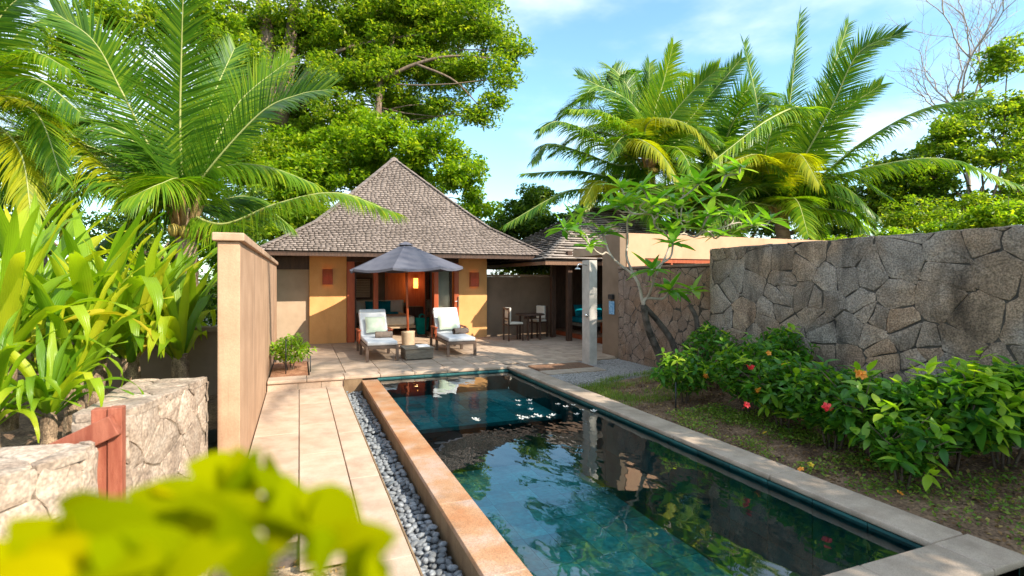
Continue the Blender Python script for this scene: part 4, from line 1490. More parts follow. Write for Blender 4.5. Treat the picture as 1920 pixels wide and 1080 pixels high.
def wall_lamp(label, c, group):
    t = thing('wall_lamp', label, 'wall lamp', c, group)
    c = Vector(c)
    b = MB()
    for k in range(6):
        z = -0.17 + k * 0.068
        b.obox((c.x, c.y - .112, c.z + z), (.115, 0, 0), (0, .012, .036), (0, .003, -.001))
    b.build('louvre_front', M['red_wood'], t, bevel=0.003, segs=1)
    b = MB()
    b.box(c.x - .13, c.x - .116, c.y - .125, c.y, c.z - .21, c.z + .21)
    b.box(c.x + .116, c.x + .13, c.y - .125, c.y, c.z - .21, c.z + .21)
    b.build('housing', M['red_wood'], t)
    b = MB()
    b.lathe([(0.03, -0.07), (0.045, -.04), (0.045, .04), (0.03, 0.07)], (c.x, c.y - 0.055, c.z), 10)
    b.build('bulb', M['bulb'], t, smooth=True)


M['bulb'] = glow_mat('lamp_bulb', (1.0, 0.45, 0.10), 6.0)
gp = 'lit wall lamps on the ochre pillars'
wall_lamp('lit reddish wall lamp on the ochre pillar left of the parasol', PY(614, 519, 15.098), gp)
wall_lamp('lit reddish wall lamp on the ochre pillar right of the parasol', PY(888, 524, 15.098), gp)

# bedside lamp glowing inside
t = thing('wall_lamp', 'glowing amber wall lamp inside the bungalow behind the parasol pole', 'wall lamp', (3.75, 18.9, 1.5))
c = PY(779, 531, 18.86)
b = MB(); b.box(c.x - .075, c.x + .075, c.y - .1, c.y + .04, c.z - .18, c.z + .18)
b.build('lamp_shade', glow_mat('amber_shade', (0.95, 0.50, 0.10), 0.9), t, bevel=0.01)
pl = bpy.data.lights.new('room_lamp_light', 'POINT'); pl.energy = 3.5; pl.color = (1.0, 0.62, 0.3); pl.shadow_soft_size = 0.12
plo = bpy.data.objects.new('room_lamp_light', pl); plo.location = Vector((c.x, c.y - 0.25, c.z)) - t.location; COL.objects.link(plo); plo.parent = t
b = MB(); b.box(c.x - .03, c.x + .03, c.y + .041, c.y + .07, c.z - .05, c.z + .05); b.build('bracket', M['dark_wood'], t)

# bed and its things
t = thing('bed', 'white bed with wooden base just inside the open doors', 'bed', (2.5, 17.2, 0.012))
b = MB(); b.box(1.64, 3.28, 16.2, 18.3, 0.33, 0.60); b.build('mattress', M['cream_fabric'], t, bevel=0.06, segs=3)
b = MB(); b.box(1.62, 3.30, 16.22, 18.32, 0.24, 0.328); b.build('bed_base', M['umb_base'], t, bevel=0.008)
for (x, y) in ((1.72, 16.35), (3.2, 16.35), (1.72, 18.2), (3.2, 18.2)):
    b = MB(); b.box(x - .04, x + .04, y - .04, y + .04, 0.013, 0.239); b.build('leg', M['dark_wood'], t)
b = MB(); b.box(1.60, 3.32, 18.33, 18.40, 0.013, 1.02); b.build('headboard', M['curtain'], t, bevel=0.02)


def pillow_thing(label, c, w, h, th, m, lean=0.3, yaw=0.0, group=None, name='pillow', cat='pillow'):
    c = Vector(c)
    ax = Vector((math.cos(yaw), math.sin(yaw), 0))
    up = Vector((0, 0, 1)) * math.cos(lean) + Vector((-math.sin(yaw), math.cos(yaw), 0)) * math.sin(lean)
    nn = ax.cross(up)
    b = MB(); b.pillow(c, ax * w / 2, up * h / 2, nn * th / 2, p=2.6, n=12, pinch=0.06)
    o = b.build(name, m, smooth=True, origin=c)
    tag(o, label, cat, group)
    return o


gp = 'pillows on the bed inside the bungalow'
pillow_thing('plain white pillow at the left end of the bed', (1.92, 18.12, 0.83), 0.60, 0.42, 0.18, M['cream_fabric'], 0.25, group=gp)
pillow_thing('white pillow on the bed right of the teal pillows', (2.95, 18.14, 0.83), 0.58, 0.42, 0.18, M['cream_fabric'], 0.25, group=gp)
pillow_thing('teal pillow on the bed, the left one of the two', (2.20, 17.88, 0.82), 0.42, 0.40, 0.16, M['teal_fabric'], 0.3, 0.1, gp)
pillow_thing('teal pillow on the bed, leaning toward the right', (2.60, 17.86, 0.82), 0.42, 0.40, 0.16, M['teal_fabric'], 0.32, -0.15, gp)
b = MB(); b.box(1.95, 2.98, 17.35, 17.72, 0.603, 0.66)
tag(b.build('bed_runner', M['teal_fabric'], bevel=0.02, segs=3), 'folded teal blanket lying across the white bed', 'blanket')

# bag
t = thing('beach_bag', 'green teal beach bag standing on the floor beside the bed', 'bag', (3.55, 16.45, 0.012))
b = MB()
vs = []
prof = [(0.14, 0.0), (0.17, 0.06), (0.20, 0.30), (0.215, 0.44), (0.21, 0.50)]
n = 16
for (hw_, z) in prof:
    for k in range(n):
        a = 2 * PI * k / n
        cx_, cy_ = math.cos(a), math.sin(a)
        e = 0.6
        vs.append((3.55 + hw_ * math.copysign(abs(cx_) ** e, cx_), 16.45 + hw_ * 0.5 * math.copysign(abs(cy_) ** e, cy_), 0.013 + z + (0.03 * abs(cx_) if z > .4 else 0)))
fs = [(i * n + k, i * n + (k + 1) % n, (i + 1) * n + (k + 1) % n, (i + 1) * n + k) for i in range(len(prof) - 1) for k in range(n)]
fs.append(tuple(range(n - 1, -1, -1)))
b.add(vs, fs); b.build('bag_body', M['green_bag'], t, smooth=True)
for yy in (16.37, 16.53):
    b = MB(); b.tube(spline([(3.46, yy, 0.49), (3.48, yy, 0.60), (3.55, yy, 0.64), (3.62, yy, 0.60), (3.64, yy, 0.49)], 12), 0.012, 6); b.build('handle', M['green_bag'], t, smooth=True)
# cabinet behind
t = thing('cabinet', 'dark wood cabinet at the right of the bed inside the room', 'cabinet', (3.75, 18.6, 0.012))
b = MB(); b.box(3.42, 4.0, 18.3, 18.9, 0.013, 0.78); b.build('cabinet_body', M['dark_wood'], t, bevel=0.008)
for x in (3.57, 3.85):
    b = MB(); b.box(x - .125, x + .125, 18.28, 18.297, 0.08, 0.72); d = b.build('door', M['dark_wood'], t, bevel=0.005)
    b = MB(); b.box(x - .01, x + .01, 18.255, 18.279, 0.36, 0.46); b.build('handle', M['metal'], d)

# ================================================================== THE PAVILION AND THE BATH HOUSE
pav = thing('pavilion', 'open garden pavilion with pale shingled roof and raised wooden deck', 'pavilion', (10, 16, 0))
roof(pav, 6.15, 14.5, 13.0, 20.0, [(0, 2.24), (3.49, 4.25)], 0.16, 0.9, M['shingle_pale'], M['under'], 5, ridge=False, thick=0.04)
eaves(pav, 6.15, 14.5, 13.0, 20.0, 2.24, M['brown_wood'], 1.0, 0.7)
b = MB(); b.box(7.5, 13.5, 12.6, 15.38, -0.05, 0.13); b.build('deck', M['red_wood'], pav, bevel=0.01)
for k in range(20):
    y0 = 12.6 + k * 0.139
    b = MB(); b.box(7.47, 13.52, y0 + .004, y0 + .135, 0.131, 0.155); b.build('plank', M['brown_wood'], pav, origin=(10.5, y0 + .07, .14))
for (x, y) in ((7.02, 14.3), (7.0, 13.25), (13.6, 13.3), (13.6, 19.5)):
    b = MB(); b.box(x - .07, x + .07, y - .07, y + .07, 0.0, 2.5); b.build('post', M['dark_wood'], pav, bevel=0.008)
b = MB(); b.box(7.9, 8.02, 12.75, 12.87, 0.157, 2.5); b.build('post', M['red_wood'], pav, bevel=0.008)
b = MB(); b.box(7.55, 13.5, 15.2, 15.36, 0.157, 2.3); b.build('back_wall', M['dark_wood'], pav)

t = thing('daybed', 'dark daybed with wooden front rail in the shaded pavilion', 'daybed', (8.6, 14.3, 0.155))
b = MB(); b.box(7.85, 9.9, 13.9, 14.85, 0.30, 0.40); b.build('bed_base', M['box_wood'], t, bevel=0.01)
b = MB(); b.box(7.88, 9.88, 13.92, 14.83, 0.402, 0.56); b.build('mattress', M['teal_fabric'], t, bevel=0.04, segs=3)
for (x, y) in ((7.93, 13.97), (9.82, 13.97), (7.93, 14.78), (9.82, 14.78)):
    b = MB(); b.box(x - .04, x + .04, y - .04, y + .04, 0.157, 0.299); b.build('leg', M['dark_wood'], t)
for k in range(3):
    pillow_thing(['teal cushion at the left end of the pavilion daybed', 'teal cushion in the middle of the pavilion daybed', 'teal cushion farthest right on the pavilion daybed'][k],
                 (8.12 + k * 0.5, 14.55, 0.76), 0.48, 0.38, 0.15, M['teal_fabric'], 0.35, group='cushions on the pavilion daybed', name='cushion', cat='cushion')
t = thing('low_table', 'small orange brown wooden table on the pavilion deck', 'table', (7.95, 13.3, 0.155))
b = MB(); b.box(7.72, 8.22, 13.1, 13.5, 0.50, 0.54); b.build('table_top', M['umb_base'], t, bevel=0.006)
for (x, y) in ((7.76, 13.14), (8.18, 13.14), (7.76, 13.46), (8.18, 13.46)):
    b = MB(); b.box(x - .025, x + .025, y - .025, y + .025, 0.157, 0.499); b.build('leg', M['red_wood'], t)

# the bath house with the tall brown corner and the sunlit pink wall
bh = thing('bath_house', 'flat roofed plastered building with brown corner and sunlit salmon front above the stone wall', 'building', (9, 11, 0))
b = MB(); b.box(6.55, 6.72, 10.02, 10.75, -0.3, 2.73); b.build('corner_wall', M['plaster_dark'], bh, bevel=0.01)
b = MB()
b.box(6.722, 7.20, 10.0, 10.2, -0.3, 2.74)
b.box(7.20, 16.0, 10.0, 10.2, 2.19, 2.74)
b.box(7.20, 16.0, 10.0, 10.2, -0.3, 1.60)
b.build('front_wall', M['pink'], bh)
b = MB(); b.box(7.204, 15.9, 10.03, 10.09, 2.09, 2.187); b.box(7.204, 15.9, 10.03, 10.09, 1.603, 1.66); b.build('window_frame', M['red_wood'], bh)
for k in range(12):
    b = MB(); b.box(7.22 + k * .72, 7.27 + k * .72, 10.035, 10.085, 1.662, 2.088); b.build('mullion', M['red_wood'], bh)
b = MB(); b.box(7.206, 15.9, 10.12, 10.16, 1.602, 2.186); b.build('pane', M['under'], bh)
b = MB(); b.box(6.722, 16.0, 10.203, 12.5, 2.3, 2.5); b.build('roof_slab', M['plaster_grey'], bh)
b = MB(); b.box(15.85, 16.0, 10.203, 12.5, -0.3, 2.29); b.build('side_wall', M['pink'], bh)

# things on the brown corner
t = thing('hanging_tag', 'pale blue patterned tag hanging on the brown corner of the bath house', 'tag', PXp(1147, 577, 6.54))
c = PXp(1147, 577, 6.53)
b = MB(); b.box(c.x - .008, c.x + .002, c.y - .11, c.y + .11, c.z - .15, c.z + .15); b.build('tag_board', M['blue_tag'], t, bevel=0.004)
b = MB(); b.box(c.x - .05, c.x + .015, c.y - .09, c.y + .09, c.z + .19, c.z + .30); b.build('bracket', M['black_metal'], t, bevel=0.01)
b = MB(); b.tube([(c.x - .004, c.y, c.z + .15), (c.x - .01, c.y, c.z + .19)], 0.006, 5); b.build('hook', M['black_metal'], t)

# outdoor shower
t = thing('outdoor_shower', 'white square outdoor shower post with metal shower arm', 'shower', (5.55, 9.52, 0))
b = MB(); b.box(5.44, 5.62, 9.42, 9.72, -0.05, 2.10); b.build('post', M['post_white'], t, bevel=0.008)
b = MB(); b.tube([(5.42, 9.50, 2.0), (5.20, 9.42, 2.02), (5.17, 9.41, 2.0), (5.165, 9.41, 1.94)], 0.013, 8); b.build('shower_arm', M['metal'], t, smooth=True)
b = MB(); b.lathe([(0.015, 0.03), (0.055, 0.012), (0.06, 0.0), (0.055, -0.01)], (5.165, 9.41, 1.92), 16); b.build('shower_head', M['metal'], t, smooth=True)
b = MB(); b.tube([(5.44, 9.5, 0.98), (5.38, 9.5, 0.98)], 0.035, 12); b.tube([(5.395, 9.5, 0.98), (5.395, 9.44, 0.98)], 0.01, 6); b.build('tap', M['metal'], t, smooth=True)
t = thing('shower_grate', 'wooden slatted shower grate lying in front of the shower post', 'grate', (4.75, 9.42, 0))
b = MB(); b.box(4.20, 5.40, 9.12, 9.74, -0.10, -0.035); b.build('tray', M['joint'], t)
for k in range(8):
    y0 = 9.14 + k * 0.0745
    b = MB(); b.box(4.22, 5.38, y0, y0 + .05, -0.033, 0.006); b.build('slat', M['brown_wood'], t, bevel=0.003, segs=1, origin=(4.8, y0, 0))

# ================================================================== FURNITURE
def lounger():
    t = thing('sun_lounger', 'x', 'sun lounger', (0, 0, 0), 'sun loungers facing the pool')
    fw = M['lounger_wood']
    for x in (0.035, 0.685 - .035):
        b = MB(); b.box(x - .03, x + .03, 0.02, 2.0, 0.26, 0.33); b.build('side_rail', fw, t, bevel=0.006)
    for y in (0.03, 1.97):
        b = MB(); b.box(0.067, 0.618, y - .025, y + .025, 0.262, 0.328); b.build('cross_rail', fw, t, bevel=0.006)
    for (x, y) in ((0.035, 0.05), (0.65, 0.05), (0.035, 1.25), (0.65, 1.25), (0.035, 1.93), (0.65, 1.93)):
        b = MB(); b.prism([(x - .03, y - .03), (x + .03, y - .03), (x + .03, y + .03), (x - .03, y + .03)], 0.0, 0.259); b.build('leg', fw, t, bevel=0.005)
    for k in range(7):
        y = 0.13 + k * 0.16
        b = MB(); b.box(0.067, 0.618, y - .03, y + .03, 0.30, 0.322); b.build('slat', fw, t, origin=(.34, y, .31))
    # armrests on short posts at the head end
    for x in (-0.012, 0.697):
        b = MB(); b.box(x - .035, x + .035, 1.06, 1.62, 0.545, 0.575); b.box(x - .02, x + .02, 1.10, 1.15, 0.27, 0.544); b.box(x - .02, x + .02, 1.54, 1.59, 0.27, 0.544)
        b.build('armrest', M['red_wood'], t, bevel=0.008)
    b = MB(); b.box(0.03, 0.655, 0.0, 1.30, 0.332, 0.425); b.build('seat_cushion', M['white_fabric'], t, bevel=0.035, segs=3)
    ang = math.radians(50)
    d = Vector((0, math.cos(ang), math.sin(ang))); n = Vector((0, -math.sin(ang), math.cos(ang)))
    p0 = Vector((0.3425, 1.27, 0.38))
    L = 0.74
    b = MB(); b.obox(p0 + d * L / 2, (0.3125, 0, 0), d * L / 2, n * 0.05); b.build('back_cushion', M['white_fabric'], t, bevel=0.035, segs=3)
    b = MB(); b.obox(p0 + d * L / 2 - n * .07, (0.30, 0, 0), d * L / 2, n * 0.015); b.build('back_frame', fw, t, bevel=0.005)
    b = MB(); b.bar((0.1, 1.95, 0.30), p0 + d * .6 - n * .09 - Vector((.24, 0, 0)), .03, .03); b.bar((0.585, 1.95, 0.30), p0 + d * .6 - n * .09 + Vector((.24, 0, 0)), .03, .03); b.build('prop', fw, t)
    # headrest fold over the top
    b = MB(); b.obox(p0 + d * (L - .02) - n * .02, (0.31, 0, 0), d * .055, n * 0.095); b.build('head_roll', M['white_fabric'], t, bevel=0.04, segs=3)
    return t


l1 = lounger()
l2 = copy_tree(l1)
l1.location = (1.27, 11.30, 0); l1['label'] = 'white cushioned sun lounger left of the parasol, nearer the planter'
l2.location = (3.02, 11.42, 0); l2['label'] = 'white cushioned sun lounger right of the parasol and box table'
l2.rotation_euler = (0, 0, -0.03)
for (x, y, lab, tl) in ((1.64, 12.62, 'mint green cushion leaning on the back of the left sun lounger', 'rolled brown towel on the seat of the left sun lounger'),
                        (3.38, 12.74, 'mint green cushion leaning on the back of the right sun lounger', 'rolled brown towel on the seat of the right sun lounger')):
    pillow_thing(lab, (x + 0.0, y, 0.67), 0.46, 0.44, 0.17, M['mint_fabric'], math.radians(38), 0, 'mint cushions on the sun loungers', 'cushion', 'cushion')
for (x, y, yaw, tl) in ((1.74, 12.02, -0.05, 'rolled brown towel on the seat of the left sun lounger'), (3.56, 12.22, 0.25, 'rolled brown towel on the seat of the right sun lounger')):
    c = Vector((x, y, 0.425))
    b = MB()
    vs, fs = [], []
    n = 22
    ax = Vector((math.cos(yaw), math.sin(yaw), 0)); ay = Vector((-math.sin(yaw), math.cos(yaw), 0))
    turns = []
    for k in range(n + 1):
        a = 2 * PI * k / n
        cx_, cz_ = math.cos(a), math.sin(a)
        turns.append((0.085 * math.copysign(abs(cx_) ** .75, cx_), 0.068 * math.copysign(abs(cz_) ** .75, cz_) + .07))
    rings = [(-.185, .86), (-.18, 1), (-.06, 1.02), (.0, .985), (.06, 1.02), (.18, 1), (.185, .86)]
    for (s, k) in rings:
        for (yy, zz) in turns[:-1]:
            vs.append(c + ax * s + ay * yy * k + Vector((0, 0, .07 + (zz - .07) * k)))
    for i in range(len(rings) - 1):
        for k in range(n):
            fs.append((i * n + k, i * n + (k + 1) % n, (i + 1) * n + (k + 1) % n, (i + 1) * n + k))
    fs.append(tuple(range(n))); fs.append(tuple((len(rings) - 1) * n + k for k in range(n - 1, -1, -1)))
    b.add(vs, fs)
    o = b.build('rolled_towel', M['towel'], smooth=True, origin=c)
    tag(o, tl, 'towel', 'rolled brown towels on the loungers')

# box table with leaflets
t = thing('box_table', 'weathered grey wooden box table between the two sun loungers', 'table', (2.38, 11.3, 0))
b = MB(); b.box(2.08, 2.68, 11.27, 11.85, 0.02, 0.225)
b.build('box_body', M['box_wood'], t, bevel=0.008)
b = MB(); b.box(2.06, 2.70, 11.25, 11.87, 0.227, 0.255); b.build('table_top', M['box_wood'], t, bevel=0.006)
b = MB(); b.box(2.11, 2.65, 11.30, 11.82, 0.0, 0.019); b.build('plinth', M['black_metal'], t)
b = MB(); b.box(2.36, 2.62, 11.36, 11.66, 0.257, 0.285); o = b.build('booklet', M['paper'], bevel=0.003); tag(o, 'white booklet lying on the grey box table', 'booklet')

# parasol
UX, UY = 2.50, 13.15
t = thing('parasol', 'grey octagonal parasol with red wooden pole between the loungers', 'parasol', (UX, UY, 0))
N8 = 8
R8, ZR, ZA = 1.40, 1.99, 2.62
def rimp(k, f, r0=PI / 8):
    a = r0 + 2 * PI * k / N8
    z = ZA + (ZR - ZA) * (f ** 0.92)
    return Vector((math.cos(a) * R8 * f, math.sin(a) * R8 * f, z))
pan = []
for k in range(N8):
    b = MB()
    vs, fs = [], []
    nf, ns_ = 8, 6
    for i in range(nf + 1):
        f = 0.06 + 0.94 * i / nf
        A0, B0 = rimp(k, f), rimp(k + 1, f)
        for j in range(ns_ + 1):
            g = j / ns_
            p = A0.lerp(B0, g)
            p.z -= 0.05 * f * math.sin(PI * g)
            vs.append(p + Vector((UX, UY, 0)))
    m_ = ns_ + 1
    for i in range(nf):
        for j in range(ns_):
            a = i * m_ + j
            fs.append((a, a + m_, a + m_ + 1, a + 1))
    # short valance
    o_ = len(vs)
    for j in range(ns_ + 1):
        p = vs[nf * m_ + j]
        vs.append(p + Vector((0, 0, -0.055)))
    for j in range(ns_):
        fs.append((nf * m_ + j, o_ + j, o_ + j + 1, nf * m_ + j + 1))
    b.add(vs, fs)
    p = b.build('canopy_panel', M['canopy'], t, smooth=False)
    pan.append(p)
b = MB(); b.lathe([(0.20, -0.065), (0.195, -0.055), (0.10, -0.005), (0.02, 0.025)], (UX, UY, ZA), 8); b.build('vent_cap', M['canopy'], t)
for k in range(N8):
    e = rimp(k, 0.99) + Vector((UX, UY, -0.025)); s_ = Vector((UX, UY, ZA - 0.05))
    b = MB(); b.bar(s_, e, 0.018, 0.028); r1 = b.build('rib', M['brown_wood'], t)
    b = MB(); b.bar(Vector((UX, UY, 1.93)), s_.lerp(e, 0.55) - Vector((0, 0, .02)), 0.014, 0.02); b.build('strut', M['brown_wood'], r1)
b = MB(); b.tube([(UX, UY, 0.1), (UX, UY, 2.60)], 0.03, 12); b.build('pole', M['red_wood'], t, smooth=True)
b = MB(); b.lathe([(0.05, -.04), (0.06, 0), (0.05, 0.05)], (UX, UY, 1.92), 12); b.build('hub', M['brown_wood'], t, smooth=True)
b = MB(); b.lathe([(0.150, 0.0), (0.155, 0.03), (0.163, 0.40), (0.170, 0.425), (0.166, 0.44), (0.05, 0.44), (0.045, 0.45)], (UX, UY, 0), 24); b.build('base', M['umb_base'], t, smooth=True)
t.rotation_euler = (0, math.radians(-1.6), 0)

# dining set
def chair():
    t = thing('dining_chair', 'x', 'chair', (0, 0, 0), 'dining chairs at the round table')
    dw = M['dark_wood']
    for (x, y) in ((-.21, -.2), (-.21, .2), (.21, -.2), (.21, .2)):
        b = MB(); b.box(x - .02, x + .02, y - .02, y + .02, 0, 0.43 if x > 0 else 0.93); b.build('leg', dw, t, bevel=0.004)
    b = MB(); b.box(-.235, .24, -.225, .225, .431, .46); b.build('seat_frame', dw, t, bevel=0.006)
    b = MB(); b.box(-.185, .22, -.21, .21, .462, .52); b.build('seat_cushion', M['cream_fabric'], t, bevel=0.02, segs=3)
    b = MB(); b.box(-.225, -.195, -.179, .179, .60, .64); b.box(-.225, -.195, -.179, .179, .87, .91); b.build('back_frame', dw, t, bevel=0.004)
    b = MB(); b.box(-.194, -.12, -.175, .175, .54, .93); b.build('back_cushion', M['cream_fabric'], t, bevel=0.03, segs=3)
    return t


c1 = chair(); c2 = copy_tree(c1); c3 = None
c1.location = (5.60, 13.95, 0); c1.rotation_euler = (0, 0, 0.0); c1['label'] = 'dark framed dining chair with white cushion, left of the round table'
c2.location = (6.62, 14.55, 0); c2.rotation_euler = (0, 0, PI * 1.12); c2['label'] = 'dark framed dining chair with cream cushion, behind the round table at the right'
t = thing('dining_table', 'round dark dining table in the shaded corner of the patio', 'table', (6.12, 13.95, 0))
b = MB(); b.lathe([(0.40, 0.70), (0.42, 0.705), (0.42, 0.73), (0.41, 0.74)], (6.12, 13.95, 0), 28); b.build('table_top', M['dark_wood'], t)
for k in range(4):
    a = PI / 4 + k * PI / 2 + .2
    x, y = 6.12 + .29 * math.cos(a), 13.95 + .29 * math.sin(a)
    b = MB(); b.box(x - .025, x + .025, y - .025, y + .025, 0, .699); b.build('leg', M['dark_wood'], t, bevel=0.004)
b = MB(); b.box(5.95, 6.29, 13.90, 14.0, .60, .66); b.box(6.07, 6.17, 13.75, 14.15, .602, .658); b.build('apron', M['dark_wood'], t)

# ================================================================== PALMS
UPR = (0.15, -1, 0.35)
UP = (0, -0.25, 1)
C = P(345, 392, 9.0)
palm('big coconut palm with long fronds rising behind the lilies and the tan wall', C, (C.x - .2, C.y, 0.25), [
    ([P(338, 250, 8.9), P(340, 110, 8.6), P(345, -60, 8.2)], 'palm_green', UPR),
    ([P(305, 325, 8.8), P(228, 171, 8.4), P(176, 78, 8.1), P(105, 25, 7.8)], 'palm_green', (0.3, -1, 0.3)),
    ([P(240, 346, 8.6), P(140, 258, 8.0), P(72, 198, 7.5), P(-20, 175, 7.0)], 'palm_yellow', (0, -.5, 1)),
    ([P(395, 290, 9.3), P(450, 190, 9.6), P(541, 114, 9.9)], 'palm_lime', (-.3, -1, .5)),
    ([P(390, 320, 8.7), P(489, 212, 8.5), P(560, 178, 8.4), P(615, 168, 8.3)], 'palm_green', (-.4, -1, .7)),
    ([P(380, 330, 9.0), P(440, 309, 9.1), P(510, 315, 9.2), P(590, 345, 9.3)], 'palm_lime', UP),
    ([P(420, 420, 9.0), P(520, 382, 8.9), P(630, 362, 8.8), P(738, 398, 8.7)], 'palm_lime', UP),
    ([P(338, 338, 8.6), P(300, 345, 8.1), P(240, 372, 7.8)], 'palm_lime', UP),
    ([P(290, 350, 9.4), P(190, 300, 9.8), P(90, 300, 10.2), P(10, 350, 10.4)], 'palm_green', UP),
    ([P(300, 330, 9.8), P(230, 250, 10.2), P(120, 210, 10.6)], 'palm_green', (0, -.6, 1)),
    ([P(360, 300, 9.8), P(400, 180, 10.3), P(440, 90, 10.8)], 'palm_green', UPR),
    ([P(300, 400, 9.0), P(240, 420, 8.8), P(160, 480, 8.6)], 'palm_green', UP),
    ([P(400, 380, 9.6), P(470, 370, 10.1), P(540, 420, 10.5)], 'palm_green', UP),
    ([P(270, 370, 8.6), P(180, 330, 8.2), P(100, 345, 7.9), P(30, 420, 7.7)], 'palm_green', UP),
], L=0.98, n=165, trunk_r=0.17, seed=2, wid=0.033, droop=0.13, auto=5, alen=3.0, az0=1.3, az1=3.7)

C = P(-70, 190, 7.6)
palm('coconut palm at the left frame edge with yellowing fronds', C, (C.x - .6, C.y + .3, -0.3), [
    ([P(-20, 140, 7.5), P(60, 100, 7.3), P(130, 130, 7.2)], 'palm_lime', UP),
    ([P(0, 190, 7.4), P(70, 215, 7.1), P(115, 330, 7.0)], 'palm_lime', UP),
    ([P(-10, 230, 7.3), P(40, 290, 7.0), P(60, 420, 6.9)], 'palm_yellow', UP),
    ([P(-40, 110, 7.6), P(10, 20, 7.6), P(80, -30, 7.6)], 'palm_green', (0.4, -1, .5)),
    ([P(-30, 160, 8.2), P(50, 50, 8.5), P(170, 30, 8.8)], 'palm_lime', (0, -.8, 1)),
    ([P(-60, 80, 7.2), P(-40, -40, 7.0), P(20, -110, 6.8)], 'palm_green', UPR),
    ([P(-40, 250, 7.8), P(20, 330, 8.0), P(95, 440, 8.1)], 'palm_lime', UP),
    ([P(0, 170, 7.1), P(70, 150, 6.7), P(150, 210, 6.5)], 'palm_green', UP),
], L=0.8, n=140, trunk_r=0.16, seed=4, wid=0.030, droop=.3)

C = P(60, 350, 11.5)
palm('farther palm with drooping orange tinted fronds seen between the lilies', C, (C.x, C.y, -0.3), [
    ([P(90, 350, 11.3), P(120, 390, 11.1), P(125, 450, 11.0)], 'palm_yellow', UP),
    ([P(30, 300, 11.3), P(-10, 330, 11.1), P(-20, 420, 11.0)], 'palm_lime', UP),
    ([P(60, 310, 11.0), P(60, 360, 10.4), P(50, 440, 10.2)], 'palm_yellow', UP),
], L=0.7, n=70, auto=10, alen=2.6, seed=6, wid=0.055, coco=False)

D0 = 17.5
C = P(1462, 385, D0)
gr = 'coconut palms behind the stone wall'
palm('tallest right hand palm with brown trunk top above the stone wall', C, (C.x, C.y, -0.3), [
    ([P(1465, 300, D0), P(1482, 180, D0 - .3), P(1500, 28, D0 - .8)], 'palm_green', UPR),
    ([P(1490, 300, D0 + .5), P(1540, 190, D0 + 1), P(1590, 45, D0 + 1.5)], 'palm_green', (-.2, -1, .3)),
    ([P(1500, 310, D0 - .5), P(1560, 200, D0 - 1), P(1610, 100, D0 - 1.4), P(1690, 62, D0 - 2)], 'palm_green', (-.5, -1, .6)),
    ([P(1510, 320, D0), P(1570, 220, D0 - .3), P(1650, 160, D0 - .6)], 'palm_lime', (-.4, -1, .8)),
    ([P(1540, 330, D0 - 1), P(1620, 265, D0 - 1.6), P(1730, 205, D0 - 2.4), P(1845, 185, D0 - 3)], 'palm_green', UP),
    ([P(1530, 345, D0 - 1), P(1640, 312, D0 - 2), P(1770, 298, D0 - 3), P(1905, 345, D0 - 3.6)], 'palm_lime', UP),
    ([P(1430, 310, D0 + .5), P(1420, 200, D0 + .8), P(1395, 82, D0 + 1)], 'palm_green', (0.2, -1, .3)),
    ([P(1430, 330, D0 - .5), P(1460, 215, D0 - 1.5), P(1520, 205, D0 - 2)], 'palm_lime', UP),
    ([P(1440, 290, D0 - .8), P(1500, 205, D0 - 1.4), P(1440, 225, D0 - 2.6), P(1340, 300, D0 - 3.2)], 'palm_lime', UP),
    ([P(1440, 320, D0 - .8), P(1420, 290, D0 - 1.8), P(1365, 305, D0 - 2.6)], 'palm_yellow', UP),
    ([P(1475, 310, D0 - 1), P(1500, 290, D0 - 2), P(1535, 345, D0 - 2.8)], 'palm_yellow', UP),
    ([P(1500, 400, D0), P(1560, 400, D0 - .5), P(1660, 440, D0 - 1)], 'palm_green', UP),
    ([P(1530, 390, D0 - 1), P(1600, 405, D0 - 1.5), P(1620, 470, D0 - 2)], 'palm_lime', UP),
    ([P(1400, 380, D0 - 1), P(1350, 400, D0 - 1.5), P(1300, 470, D0 - 2)], 'palm_green', UP),
    ([P(1510, 350, D0 - 1), P(1580, 350, D0 - 1.8), P(1640, 400, D0 - 2.2)], 'palm_green', UP),
], L=1.15, n=150, trunk_r=0.24, seed=8, wid=0.052, group=gr, droop=0.2, auto=8, alen=3.4, zlo=-.3, zhi=.5)

